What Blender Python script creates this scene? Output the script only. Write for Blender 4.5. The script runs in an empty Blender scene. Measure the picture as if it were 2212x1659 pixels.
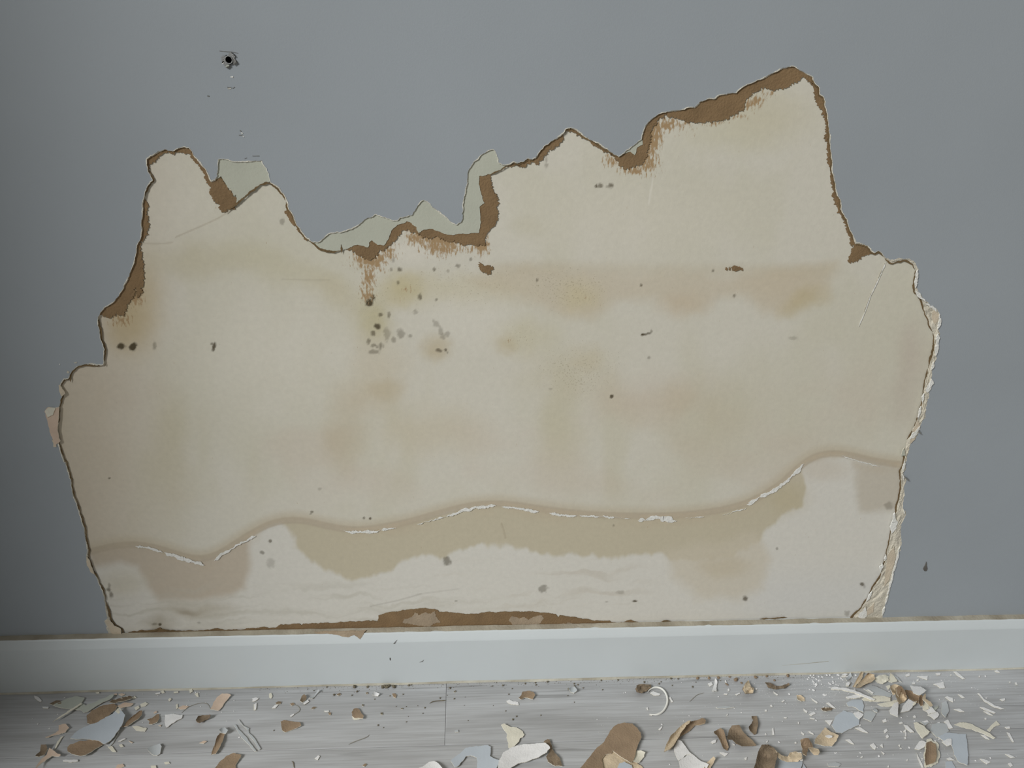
import bpy, bmesh, math, random
import numpy as np
from mathutils import Vector, Matrix
from mathutils.geometry import tessellate_polygon, delaunay_2d_cdt

random.seed(7)
RNG = np.random.default_rng(11)
S = bpy.context.scene
COL = S.collection

# ------------------------------------------------------------------ camera
IW, IH, FPX = 2212.0, 1659.0, 1671.0
PITCH, YAW, ROLL = math.radians(26.0), math.radians(3.75), math.radians(1.5)
CAM = np.array([0.0, -0.76, 0.8015])
FW = np.array([math.sin(YAW)*math.cos(PITCH), math.cos(YAW)*math.cos(PITCH), -math.sin(PITCH)])
_r = np.array([math.cos(YAW), -math.sin(YAW), 0.0]); _u = np.cross(_r, FW)
RT = math.cos(ROLL)*_r + math.sin(ROLL)*_u
UP = -math.sin(ROLL)*_r + math.cos(ROLL)*_u
cd = bpy.data.cameras.new('camera'); cd.sensor_width = 36.0; cd.lens = FPX/IW*36.0
cd.clip_start = 0.01; cd.clip_end = 50
cam = bpy.data.objects.new('camera', cd); COL.objects.link(cam)
cam.matrix_world = Matrix(((RT[0], UP[0], -FW[0], CAM[0]), (RT[1], UP[1], -FW[1], CAM[1]),
                           (RT[2], UP[2], -FW[2], CAM[2]), (0, 0, 0, 1)))
S.camera = cam

# ------------------------------------------------------------------ light
S.view_settings.view_transform = 'Standard'; S.view_settings.look = 'None'
S.view_settings.gamma = 1.0; S.view_settings.use_curve_mapping = False
S.view_settings.exposure = 0.0
w = bpy.data.worlds.new('world'); S.world = w; w.use_nodes = True
bg = w.node_tree.nodes['Background']
bg.inputs['Color'].default_value = (1.0, 0.94, 0.85, 1); bg.inputs['Strength'].default_value = 0.135
WIN_Y0, WIN_Y1, WIN_Z0, WIN_Z1 = -0.55, -2.40, 0.30, 2.60      # opening in the left wall
XL = -0.93
ld = bpy.data.lights.new('window_daylight', 'AREA'); ld.shape = 'RECTANGLE'      # bright sky seen through that window
ld.size = 2.5; ld.size_y = 1.4; ld.energy = 352.0; ld.color = (0.985, 0.985, 0.97)
lo = bpy.data.objects.new('window_daylight', ld); COL.objects.link(lo)
lo.location = (-4.20, -3.65, 4.10)
lo.rotation_euler = (Vector((0.1, 0.0, 0.35))-Vector(lo.location)).to_track_quat('-Z', 'Z').to_euler()

# ------------------------------------------------------------------ helpers
def ray(px, py):
    px = np.asarray(px, float); py = np.asarray(py, float)
    return FW + RT*((px-IW/2)/FPX)[..., None] - UP*((py-IH/2)/FPX)[..., None]
def on_wall(px, py, y=0.0):
    d = ray(px, py); t = (np.asarray(y)-CAM[1])/d[..., 1]
    return CAM + d*t[..., None]
def on_floor(px, py, z=0.0):
    d = ray(px, py); t = (np.asarray(z)-CAM[2])/d[..., 2]
    return CAM + d*t[..., None]
def to_px(P):
    d = P-CAM; z = d@FW
    return IW/2+FPX*(d@RT)/z, IH/2-FPX*(d@UP)/z

def lin(c):
    c = np.asarray(c, float)/255.0
    return np.where(c <= 0.04045, c/12.92, ((c+0.055)/1.055)**2.4)
def A(r, g, b, k=0.60):                    # surface colour from a well lit sample
    return tuple(np.minimum(lin((r, g, b))/k, 0.92))
def AF(r, g, b): return A(r, g, b, 0.58)     # the same for things on the floor

def smooth(a, b, x):
    t = np.clip((x-a)/(b-a), 0, 1); return t*t*(3-2*t)
def vnoise(x, y, seed=0):
    xi = np.floor(x).astype(np.int64); yi = np.floor(y).astype(np.int64)
    xf = x-xi; yf = y-yi; xf = xf*xf*(3-2*xf); yf = yf*yf*(3-2*yf)
    def h(a, b):
        n = (a*374761393 + b*668265263 + seed*974634777) & 0xffffffff
        n = ((n ^ (n >> 13))*1274126177) & 0xffffffff
        return ((n ^ (n >> 16)) & 0xffff)/65535.0
    return ((h(xi, yi)*(1-xf)+h(xi+1, yi)*xf)*(1-yf) + (h(xi, yi+1)*(1-xf)+h(xi+1, yi+1)*xf)*yf)
def fbm(x, y, seed=0, o=4):
    s = 0; a = 0.5; t = 0
    for i in range(o):
        s = s+a*vnoise(x*2**i, y*2**i, seed+i*17); t += a; a *= 0.5
    return s/t
def seg_dist(PX, PY, poly, closed=True):
    d = np.full(PX.shape, 1e9)
    n = len(poly)
    for i in range(n if closed else n-1):
        ax, ay = poly[i]; bx, by = poly[(i+1) % n]
        dx, dy = bx-ax, by-ay; L = dx*dx+dy*dy+1e-9
        t = np.clip(((PX-ax)*dx+(PY-ay)*dy)/L, 0, 1)
        d = np.minimum(d, (PX-ax-t*dx)**2+(PY-ay-t*dy)**2)
    return np.sqrt(d)
def inside(PX, PY, poly):
    c = np.zeros(PX.shape, bool); n = len(poly)
    for i in range(n):
        ax, ay = poly[i]; bx, by = poly[(i+1) % n]
        if ay == by: continue
        m = ((ay > PY) != (by > PY)) & (PX < (bx-ax)*(PY-ay)/(by-ay)+ax)
        c ^= m
    return c
def sdf(PX, PY, poly):
    d = seg_dist(PX, PY, poly); return np.where(inside(PX, PY, poly), -d, d)

def resample(pts, step, closed=False, n=None):
    p = np.asarray(pts, float)
    if closed: p = np.vstack([p, p[:1]])
    s = np.concatenate([[0], np.cumsum(np.hypot(*np.diff(p, axis=0).T))])
    N = n if n else max(3, int(s[-1]/step))
    q = np.linspace(0, s[-1], N, endpoint=not closed)
    return np.stack([np.interp(q, s, p[:, 0]), np.interp(q, s, p[:, 1])], -1)
def normals2(p, closed):
    if closed: d = np.roll(p, -1, 0)-np.roll(p, 1, 0)
    else: d = np.gradient(p, axis=0)
    d = d/(np.hypot(d[:, 0], d[:, 1])[:, None]+1e-9)
    return np.stack([-d[:, 1], d[:, 0]], -1)
def subdiv(pts, step, closed):
    p = np.asarray(pts, float); out = []
    n = len(p)
    for i in range(n if closed else n-1):
        a = p[i]; b = p[(i+1) % n]; k = max(1, int(round(np.hypot(*(b-a))/step)))
        for j in range(k): out.append(a+(b-a)*j/k)
    if not closed: out.append(p[-1])
    return np.array(out)
def jag(pts, amp=1.2, step=3.0, closed=True, seed=None, hf=0.45):
    p = subdiv(pts, step, closed); n = normals2(p, closed); N = len(p)
    r = np.random.default_rng(seed if seed is not None else int(abs(p[0, 0]*13+p[0, 1]*7)))
    k = r.normal(0, 1, N)*hf
    for w_ in (3, 7):
        q = r.normal(0, 1, N+2*w_); ker = np.hanning(2*w_+1); ker /= np.sqrt((ker**2).sum())
        k = k+np.convolve(q, ker, 'valid')[:N]*0.6
    if not closed:
        k[0] = k[-1] = 0
    return p+n*(k*amp)[:, None]

def link(o, parent=None):
    COL.objects.link(o)
    if parent is not None: o.parent = parent
    return o
def mesh_obj(name, V, F, mats, parent=None, midx=None, smooth_=False):
    me = bpy.data.meshes.new(name)
    me.from_pydata([tuple(map(float, v)) for v in V], [], [tuple(int(i) for i in f) for f in F])
    for m in (mats if isinstance(mats, (list, tuple)) else [mats]): me.materials.append(m)
    if midx is not None: me.polygons.foreach_set('material_index', np.asarray(midx, np.int32))
    if smooth_: me.polygons.foreach_set('use_smooth', np.ones(len(F), bool))
    me.update()
    return link(bpy.data.objects.new(name, me), parent)
def tag(o, label, cat, group=None, kind=None):
    o['label'] = label; o['category'] = cat
    if group: o['group'] = group
    if kind: o['kind'] = kind
    return o
def prism(front, back, holes=()):
    """closed outline (front ring, back ring) -> verts, faces, material index (0 front, 1 sides)"""
    front = [Vector(v) for v in front]; n = len(front)
    tris = tessellate_polygon([front]+[[Vector(v) for v in h[0]] for h in holes])
    V = [tuple(v) for v in front]
    for h in holes: V += [tuple(v) for v in h[0]]
    nt = len(V); F = [tuple(t) for t in tris]; mi = [0]*len(F)
    b0 = len(V); V += [tuple(v) for v in back]
    for i in range(n):
        j = (i+1) % n; F.append((i, j, b0+j, b0+i)); mi.append(1)
    off = n
    for h in holes:
        m = len(h[0]); hb = len(V); V += [tuple(v) for v in h[1]]
        for i in range(m):
            j = (i+1) % m; F.append((off+i, off+j, hb+j, hb+i)); mi.append(1)
        off += m
    # orient the front towards the room (-y)
    for k, t in enumerate(F[:len(tris)]):
        a, b, c = (Vector(V[q]) for q in t)
        if (b-a).cross(c-a).y > 0: F[k] = (t[0], t[2], t[1])
    return V, F, mi
def sheet(name, poly, y, thick, mats, parent, amp=1.2, step=3.0, seed=None, hf=0.45):
    p = jag(poly, amp, step, True, seed, hf) if amp > 0 else np.asarray(poly, float)
    co, _, fc, *_ = delaunay_2d_cdt([Vector(q) for q in p], [], [list(range(len(p)))], 1, 1e-4)
    q = np.array([tuple(v) for v in co]); fr = on_wall(q[:, 0], q[:, 1], y); bk = fr.copy(); bk[:, 1] += thick
    nb_ = len(q); F = []; mi = []; cnt = {}
    for f in fc:
        a_, b_, c_ = (Vector(fr[i]) for i in f[:3])
        F.append(tuple(f) if (b_-a_).cross(c_-a_).y < 0 else tuple(reversed(f))); mi.append(0)
        for i in range(len(f)):
            e = tuple(sorted((f[i], f[(i+1) % len(f)]))); cnt[e] = cnt.get(e, 0)+1
    for (i, j), k in cnt.items():
        if k == 1: F.append((i, j, nb_+j, nb_+i)); mi.append(1)
    return mesh_obj(name, np.vstack([fr, bk]), F, mats, parent, mi)
def ribbon(name, pts, y, halfw, mat, parent, step=3.0, amp=0.8, seed=1, broken=0.0, taper=True, thick=0.0003):
    p = jag(pts, amp, step, False, seed); n = normals2(p, False); N = len(p)
    s = np.arange(N)*step
    wv = halfw*(0.35+1.3*vnoise(s/11.0, s*0+seed*3.1, seed))*(0.7+0.6*vnoise(s/4.0, s*0+seed*1.7, seed+5))
    if broken: wv = wv*smooth(broken-0.12, broken+0.12, vnoise(s/16.0, s*0+seed, seed+9))
    if taper: wv = wv*np.minimum(1, np.minimum(np.arange(N), np.arange(N)[::-1])/4.0)
    wv = np.maximum(wv, 0.03)
    L = p+n*wv[:, None]; R = p-n*wv[:, None]
    a = on_wall(L[:, 0], L[:, 1], y); b = on_wall(R[:, 0], R[:, 1], y)
    a2 = a.copy(); a2[:, 1] += thick; b2 = b.copy(); b2[:, 1] += thick
    V = list(a)+list(b)+list(a2)+list(b2); F = []
    for i in range(N-1):
        F += [(i, i+1, N+i+1, N+i), (i, 2*N+i, 2*N+i+1, i+1), (N+i, N+i+1, 3*N+i+1, 3*N+i)]
    return mesh_obj(name, V, F, mat, parent)

# ------------------------------------------------------------------ materials
def mat(name, base, rough=0.8, var=0.08, scale=40.0, bump=0.15, bscale=400.0, stretch=(1, 1, 1), spec=0.3, dark=None):
    m = bpy.data.materials.new(name); m.use_nodes = True; nt = m.node_tree; N = nt.nodes; Lk = nt.links
    b = N['Principled BSDF']; b.inputs['Roughness'].default_value = rough
    b.inputs['Specular IOR Level'].default_value = spec
    tc = N.new('ShaderNodeTexCoord'); mp = N.new('ShaderNodeMapping'); mp.inputs['Scale'].default_value = stretch
    Lk.new(tc.outputs['Object'], mp.inputs['Vector'])
    no = N.new('ShaderNodeTexNoise'); no.inputs['Scale'].default_value = scale; no.inputs['Detail'].default_value = 5
    Lk.new(mp.outputs[0], no.inputs['Vector'])
    cr = N.new('ShaderNodeValToRGB')
    c0 = np.array(base)*(1-var*1.6) if dark is None else np.array(dark); c1 = np.minimum(np.array(base)*(1+var), 0.95)
    cr.color_ramp.elements[0].position = 0.3; cr.color_ramp.elements[1].position = 0.7
    cr.color_ramp.elements[0].color = (*c0, 1); cr.color_ramp.elements[1].color = (*c1, 1)
    Lk.new(no.outputs['Fac'], cr.inputs['Fac']); Lk.new(cr.outputs['Color'], b.inputs['Base Color'])
    if bump > 0:
        n2 = N.new('ShaderNodeTexNoise'); n2.inputs['Scale'].default_value = bscale; n2.inputs['Detail'].default_value = 3
        Lk.new(mp.outputs[0], n2.inputs['Vector'])
        bp = N.new('ShaderNodeBump'); bp.inputs['Strength'].default_value = bump; bp.inputs['Distance'].default_value = 0.002
        Lk.new(n2.outputs['Fac'], bp.inputs['Height']); Lk.new(bp.outputs[0], b.inputs['Normal'])
    return m
M = {}
M['paint'] = mat('blue_grey_wall_paint', A(133, 139, 144), 0.6, 0.025, 5, 0.05, 700)
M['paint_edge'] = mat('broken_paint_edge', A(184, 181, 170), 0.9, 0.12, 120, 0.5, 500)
M['sage'] = mat('sage_undercoat', A(157, 159, 147), 0.8, 0.03, 30, 0.1, 500)
M['sage_edge'] = mat('sage_undercoat_edge', A(175, 175, 165), 0.8, 0.05, 60, 0.1, 500)
M['brown'] = mat('brown_torn_paper', A(113, 93, 68), 0.95, 0.09, 45, 0.35, 500)
M['brown_dark'] = mat('dark_torn_paper_edge', A(98, 82, 58), 0.95, 0.15, 90, 0.4, 500)
M['brown_grey'] = mat('grey_scuffed_paper', A(140, 126, 108), 0.95, 0.1, 60, 0.3, 500)
M['rim'] = mat('crumbly_plaster', A(174, 169, 156), 0.95, 0.10, 60, 0.6, 450)
M['white'] = mat('white_plaster', A(205, 201, 190), 0.9, 0.07, 100, 0.4, 500)
M['flap'] = mat('peeled_cream_paper', A(176, 165, 147), 0.9, 0.08, 60, 0.3, 400)
M['base_paint'] = mat('white_gloss_baseboard', A(177, 183, 185), 0.38, 0.02, 8, 0.04, 150, spec=0.4)
M['caulk'] = mat('dirty_caulk', A(146, 142, 130), 0.85, 0.12, 25, 0.4, 300, dark=A(122, 115, 101))
M['caulk_low'] = mat('yellowed_caulk', A(164, 162, 151), 0.85, 0.10, 30, 0.3, 300, dark=A(138, 133, 119))
M['metal'] = mat('anchor_metal', (0.40, 0.41, 0.41), 0.32, 0.15, 300, 0.3, 900, spec=0.6)
M['metal'].node_tree.nodes['Principled BSDF'].inputs['Metallic'].default_value = 0.3
M['black'] = mat('dark_bore', (0.006, 0.006, 0.006), 0.9, 0.1, 100, 0)
M['scuff'] = mat('dark_scuff', A(84, 82, 78), 0.9, 0.1, 200, 0)
M['mark'] = mat('grey_nick', A(108, 108, 106), 0.9, 0.1, 200, 0)
M['core'] = mat('wall_core', A(150, 146, 136), 0.9, 0.05, 20, 0.2, 200)
# flakes
M['f_blue'] = mat('flake_blue_paint', AF(156, 163, 170), 0.7, 0.03, 30, 0.08, 500)
M['f_bluepale'] = mat('flake_pale_blue', AF(152, 156, 158), 0.7, 0.03, 30, 0.08, 500)
M['f_sage'] = mat('flake_sage', AF(150, 154, 146), 0.8, 0.05, 40, 0.1, 500)
M['f_cream'] = mat('flake_cream', AF(186, 183, 170), 0.9, 0.06, 60, 0.25, 400)
M['f_white'] = mat('flake_white', AF(204, 203, 194), 0.85, 0.05, 80, 0.25, 500)
M['f_tan'] = mat('flake_tan', AF(172, 158, 136), 0.95, 0.13, 70, 0.4, 400)
M['f_brown'] = mat('flake_brown_paper', AF(126, 109, 90), 0.95, 0.10, 55, 0.4, 500)
M['f_dark'] = mat('flake_dark_brown', AF(112, 99, 83), 0.95, 0.16, 80, 0.5, 400)
M['f_pink'] = mat('flake_pinkish', AF(176, 158, 142), 0.9, 0.06, 60, 0.2, 400)
M['f_edge'] = mat('flake_edge', AF(190, 186, 174), 0.9, 0.08, 80, 0.2, 500)
M['dirt'] = mat('dark_dirt', AF(98, 92, 78), 0.95, 0.2, 300, 0.3, 600)
M['thread'] = mat('grey_thread', AF(126, 124, 116), 0.9, 0.05, 100, 0)
M['ring'] = mat('ivory_plastic', AF(206, 203, 188), 0.45, 0.03, 30, 0.03, 200)

def plank_mat(name, off):
    m = bpy.data.materials.new(name); m.use_nodes = True; nt = m.node_tree; N = nt.nodes; Lk = nt.links
    b = N['Principled BSDF']; b.inputs['Roughness'].default_value = 0.5; b.inputs['Specular IOR Level'].default_value = 0.35
    tc = N.new('ShaderNodeTexCoord')
    def noise(sc, scale, det=4, dist=0.0):
        mp = N.new('ShaderNodeMapping'); mp.inputs['Scale'].default_value = sc; mp.inputs['Location'].default_value = (off*1.7, off*0.9, 0)
        Lk.new(tc.outputs['Object'], mp.inputs['Vector'])
        n = N.new('ShaderNodeTexNoise'); n.inputs['Scale'].default_value = scale; n.inputs['Detail'].default_value = det
        n.inputs['Distortion'].default_value = dist
        Lk.new(mp.outputs[0], n.inputs['Vector']); return n
    def ramp(n, p0, c0, p1, c1):
        r = N.new('ShaderNodeValToRGB'); r.color_ramp.elements[0].position = p0; r.color_ramp.elements[1].position = p1
        r.color_ramp.elements[0].color = (*c0, 1); r.color_ramp.elements[1].color = (*c1, 1)
        Lk.new(n.outputs['Fac'], r.inputs['Fac']); return r
    def mix(a, c, blend, f):
        x = N.new('ShaderNodeMix'); x.data_type = 'RGBA'; x.blend_type = blend; x.inputs['Factor'].default_value = f
        Lk.new(a.outputs[0] if a.type != 'MIX' else a.outputs[2], x.inputs[6]); Lk.new(c.outputs[0] if c.type != 'MIX' else c.outputs[2], x.inputs[7]); return x
    broad = ramp(noise((1.2, 14, 1), 3.0, 4, 0.8), 0.33, AF(140, 141, 142), 0.66, AF(159, 161, 163))
    grain = ramp(noise((3, 110, 1), 4.0, 6, 0.5), 0.35, (0.80, 0.79, 0.78), 0.62, (1.0, 1.0, 1.0))
    streak = ramp(noise((1.0, 26, 1), 3.0, 3, 1.4), 0.30, (0.62, 0.61, 0.60), 0.37, (1.0, 1.0, 1.0))
    x = mix(broad, grain, 'MULTIPLY', 0.75); x = mix(x, streak, 'MULTIPLY', 0.7)
    Lk.new(x.outputs[2], b.inputs['Base Color'])
    n2 = noise((3, 110, 1), 4.0, 6, 0.5)
    bp = N.new('ShaderNodeBump'); bp.inputs['Strength'].default_value = 0.12; bp.inputs['Distance'].default_value = 0.001
    Lk.new(n2.outputs['Fac'], bp.inputs['Height']); Lk.new(bp.outputs[0], b.inputs['Normal'])
    return m

# ------------------------------------------------------------------ traced tear (photo pixels, clockwise from bottom left)
SEC_A_OUT = [(238, 1376), (230, 1356), (226, 1342), (232, 1335), (228, 1318), (226, 1300)]
SEC_A_IN = [(266, 1376), (263, 1358), (248, 1352), (240, 1342), (234, 1326), (229, 1300)]
SEC_B = [(226, 1300), (221, 1276), (213, 1258), (205, 1243), (197, 1226), (190, 1208), (189, 1192), (187, 1180), (184, 1156),
 (179, 1135), (172, 1110), (165, 1090), (159, 1075), (156, 1060), (153, 1042), (149, 1026), (144, 1009), (138, 995), (132, 980), (128, 964),
 (125, 950), (122, 935), (121, 920), (124, 900), (127, 880), (130, 870), (133, 858), (136, 848), (131, 836), (132, 826), (138, 818), (147, 819),
 (150, 812), (155, 803), (168, 790), (185, 786), (195, 785), (210, 789), (224, 789), (226, 782), (223, 770), (225, 755), (222, 745), (217, 735),
 (214, 715), (211, 700), (211, 685), (216, 676), (230, 662), (245, 653), (260, 633), (271, 609), (279, 594), (288, 571), (294, 545), (296, 530),
 (303, 515), (306, 490), (307, 462), (309, 450), (307, 440), (312, 424), (312, 416), (318, 403), (326, 393), (329, 389), (325, 378), (319, 368),
 (316, 357), (317, 344), (325, 336), (340, 329), (357, 322), (366, 325), (373, 327), (380, 323), (398, 319), (408, 320), (416, 327), (422, 341),
 (431, 351), (444, 366), (451, 384), (457, 391), (464, 389), (468, 383), (471, 368), (472, 345), (480, 343), (500, 350), (540, 350), (565, 347),
 (571, 358), (578, 374), (584, 393), (600, 404), (613, 419), (621, 434), (624, 446), (629, 458), (635, 472), (643, 487), (653, 502), (660, 513),
 (672, 523), (690, 523), (705, 510), (712, 504), (735, 502), (760, 495), (775, 486), (790, 474), (810, 464), (830, 468), (845, 475), (857, 476),
 (863, 470), (890, 466), (897, 455), (905, 440), (915, 433), (927, 440), (945, 455), (957, 464), (975, 480), (986, 486), (995, 480), (1000, 470),
 (999, 450), (1001, 430), (1007, 410), (1010, 385), (1012, 367), (1025, 349), (1040, 334), (1055, 325), (1066, 323), (1073, 335), (1076, 352),
 (1090, 356), (1100, 354), (1110, 350), (1118, 352), (1130, 349), (1142, 343), (1150, 344), (1157, 341), (1165, 329), (1175, 317), (1185, 311),
 (1200, 299), (1217, 287), (1222, 279), (1232, 275), (1246, 280), (1259, 291), (1276, 302), (1294, 310), (1306, 319), (1326, 332), (1337, 339),
 (1346, 332), (1360, 323), (1378, 308), (1385, 303), (1387, 298), (1390, 284), (1400, 263), (1410, 253), (1425, 246), (1440, 240), (1455, 239),
 (1475, 235), (1500, 231), (1510, 220), (1530, 215), (1545, 213), (1553, 205), (1580, 201), (1590, 200), (1603, 188), (1625, 180), (1640, 173),
 (1665, 160), (1692, 147), (1712, 143), (1728, 149), (1741, 158), (1755, 166), (1760, 179), (1770, 190), (1771, 204), (1780, 214), (1782, 229),
 (1788, 249), (1790, 262), (1790, 280), (1793, 300), (1794, 325), (1796, 340), (1799, 360), (1802, 380), (1806, 405), (1808, 424), (1815, 431),
 (1820, 454), (1827, 469), (1832, 484), (1840, 504), (1847, 521), (1849, 526), (1866, 528), (1875, 532), (1884, 544), (1890, 546), (1897, 543),
 (1905, 548), (1912, 555)]
SEC_C_OUT = [(1912, 555), (1922, 561), (1931, 561), (1942, 557), (1958, 558), (1970, 562), (1978, 569), (1982, 580), (1984, 582), (1983, 592), (1981, 606), (1979, 618),
 (1984, 628), (1992, 638), (2001, 650), (2012, 661), (2021, 667), (2029, 677), (2032, 690), (2030, 703), (2025, 712), (2030, 722), (2028, 738),
 (2025, 755), (2023, 774), (2017, 788), (2010, 801), (2010, 815), (2015, 826), (2008, 842), (2003, 868), (1999, 890), (1997, 906), (1990, 920), (1985, 932),
 (1978, 946), (1968, 959), (1963, 976), (1959, 995), (1956, 1010), (1952, 1021), (1955, 1034), (1957, 1040), (1953, 1055), (1950, 1080), (1952, 1098),
 (1957, 1112), (1950, 1126), (1946, 1140), (1945, 1156), (1948, 1175), (1943, 1195), (1935, 1226), (1925, 1262), (1918, 1290), (1912, 1312), (1904, 1348)]
SEC_C_IN = [(1912, 557), (1921, 566), (1928, 569), (1937, 565), (1950, 563), (1963, 566), (1972, 572), (1977, 583), (1977, 594), (1975, 606), (1974, 620), (1977, 632),
 (1989, 646), (1993, 658), (1997, 674), (2003, 688), (2008, 706), (2014, 718), (2017, 728), (2016, 742), (2016, 754), (2015, 765), (2010, 778),
 (2004, 797), (2001, 810), (1997, 826), (1995, 840), (1993, 856), (1990, 874), (1986, 890), (1982, 908), (1975, 926), (1967, 938),
 (1959, 952), (1956, 968), (1951, 980), (1953, 990), (1950, 1009), (1945, 1020), (1945, 1032), (1946, 1042), (1945, 1060), (1939, 1084), (1936, 1102),
 (1932, 1120), (1928, 1134), (1925, 1148), (1921, 1166), (1917, 1186), (1911, 1212), (1904, 1238), (1894, 1257), (1884, 1273), (1874, 1292), (1860, 1312), (1846, 1326), (1832, 1348)]
HOLE = SEC_A_OUT[:-1]+SEC_B[:-1]+SEC_C_OUT

# ------------------------------------------------------------------ exposed plaster (wall_back) with stains
PY_PAINT = -0.0020; PY_SAGE = -0.0012; PY_BROWN = -0.0008
STEP = 0.00125
gx = np.arange(-0.50, 0.63, STEP); gz = np.arange(0.062, 0.80, STEP)
GX, GZ = np.meshgrid(gx, gz); shp = GX.shape
P3 = np.stack([GX, np.zeros(shp), GZ], -1)
PX, PY = to_px(P3)
X = PX+(fbm(PX/60, PY/60, 3)-0.5)*34+(fbm(PX/14, PY/14, 8, 3)-0.5)*8      # warped photo coordinates
Y = PY+(fbm(PX/60+50, PY/60, 5)-0.5)*34+(fbm(PX/14, PY/14+90, 9, 3)-0.5)*8
C = np.empty(shp+(3,)); C[:] = A(179, 176, 165)
mott = fbm(PX/150, PY/220, 21, 4)
def lay(m, rgb, a=1.0):
    global C
    m = np.clip(m*a, 0, 1)[..., None]; C = C*(1-m)+np.array(A(*rgb))*m
def blob(cx, cy, rx, ry, soft=0.6, warp=True, rot=0):
    x = (X if warp else PX)-cx; y = (Y if warp else PY)-cy
    if rot:
        c_, s_ = math.cos(rot), math.sin(rot); x, y = x*c_+y*s_, -x*s_+y*c_
    return 1-smooth(1-soft, 1+soft*0.5, np.sqrt((x/rx)**2+(y/ry)**2))
def pmask(poly, soft=6, warp=0.45, drip=0):
    x = PX+(X-PX)*warp; y = PY+(Y-PY)*warp
    return 1-smooth(-soft, soft, sdf(x, y, poly)+(drip*(fbm(PX/16, PY/70, 19, 3)-0.5) if drip else 0))
OLV = (166, 161, 138); TAN = (170, 160, 141); PNK = (172, 160, 146); DTN = (150, 137, 118)
lay(smooth(0.45, 0.75, mott), (173, 170, 154), 0.55)
lay(smooth(0.5, 0.8, fbm(PX/110, PY/300, 31, 3))*smooth(650, 850, PY)*(1-smooth(1040, 1120, PY)), OLV, 0.45)
lay(smooth(0.52, 0.8, fbm(PX/170, PY/120, 41, 3))*smooth(700, 900, PY)*(1-smooth(1040, 1120, PY)), PNK, 0.3)
# left flank: warm bounce light tinted into the colour, plus real stains
lay(1-smooth(150, 460, X+0.22*(900-PY)*0), (168, 155, 136), 0.55)
lay(blob(372, 980, 60, 170, 0.9), (158, 150, 120), 0.35)
lay(blob(300, 660, 62, 120, 0.8), (164, 150, 120), 0.65)
lay(blob(270, 700, 45, 60, 0.8), (158, 142, 108), 0.5)
lay(blob(430, 560, 120, 42, 0.9), (166, 160, 138), 0.6)
lay(blob(600, 575, 130, 40, 0.9, rot=0.35), (168, 163, 140), 0.55)
lay(blob(720, 630, 70, 34, 0.9, rot=0.5), (166, 158, 132), 0.5)
# band under the torn top
band = [(1010, 600), (1062, 577), (1200, 574), (1350, 578), (1500, 588), (1640, 592), (1740, 578), (1810, 572), (1800, 600), (1780, 640),
        (1745, 668), (1690, 684), (1640, 676), (1600, 640), (1560, 640), (1520, 670), (1470, 668), (1420, 640), (1340, 650), (1280, 690), (1220, 680), (1150, 650), (1060, 632)]
lay(pmask(band, 20, 0.8), TAN, 0.62)
lay((1-smooth(0, 26, np.abs(PY-(578+0.012*np.maximum(PX-1200, 0)-0.0016*np.maximum(PX-1690, 0)**1.6))))*smooth(1050, 1100, PX)*(1-smooth(1780, 1840, PX)), (166, 158, 138), 0.35)
lay(blob(1255, 635, 50, 40, 0.9), (172, 162, 128), 0.5)
lay(blob(1480, 655, 60, 30, 0.9), (170, 156, 134), 0.45)
lay(blob(1735, 655, 60, 26, 0.9, rot=-0.5), (162, 150, 116), 0.6)
lay(blob(1690, 620, 100, 48, 0.8), (170, 158, 136), 0.35)
lay(blob(960, 625, 170, 45, 0.9), (170, 162, 132), 0.45)
lay(blob(868, 622, 52, 34, 0.9), (164, 154, 116), 0.6)
lay(blob(800, 690, 42, 62, 0.9), (160, 152, 116), 0.7)
lay(blob(815, 800, 70, 90, 0.9), (170, 160, 138), 0.45)
lay(blob(835, 838, 45, 26, 0.7), (164, 152, 126), 0.45)
lay(blob(770, 860, 60, 40, 0.9), (168, 156, 134), 0.4)
lay(blob(943, 758, 36, 30, 0.9), (158, 144, 112), 0.6)
lay(blob(1098, 742, 26, 22, 0.9), (160, 146, 116), 0.55)
lay(blob(1130, 725, 70, 45, 0.9), (170, 164, 138), 0.5)
lay(blob(1270, 772, 45, 28, 0.9), (166, 156, 126), 0.4)
lay(blob(1230, 815, 110, 70, 0.9), (170, 163, 142), 0.4)
lay(blob(1390, 880, 110, 48, 0.7), (172, 160, 142), 0.4)
lay(blob(1470, 855, 40, 40, 0.8), (172, 160, 140), 0.4)
lay(blob(1570, 920, 160, 120, 0.9), (166, 160, 138), 0.4)
lay(blob(1210, 950, 60, 90, 0.9), (168, 162, 138), 0.4)
lay(blob(930, 930, 120, 60, 0.9), (170, 160, 136), 0.4)
lay(blob(745, 950, 50, 80, 0.9), (164, 152, 128), 0.45)
lay(blob(1145, 490, 38, 24, 0.9), (168, 164, 146), 0.5)
lay(blob(1640, 250, 130, 60, 1.0), (170, 164, 140), 0.55)
lay(blob(1560, 300, 120, 40, 1.0), (172, 168, 146), 0.45)
lay(blob(1970, 760, 40, 80, 1.0), (166, 156, 146), 0.5)
lay(blob(1955, 860, 40, 70, 1.0), (162, 152, 140), 0.4)
lay(blob(560, 760, 220, 150, 1.0), (187, 184, 173), 0.65)
lay(blob(1010, 690, 110, 70, 1.0), (187, 184, 174), 0.5)
lay(blob(1380, 480, 260, 110, 1.0), (184, 180, 168), 0.5)
lay(blob(420, 450, 120, 80, 1.0), (184, 180, 168), 0.4)
lay(blob(880, 545, 60, 26, 0.9), (188, 184, 174), 0.6)
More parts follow.
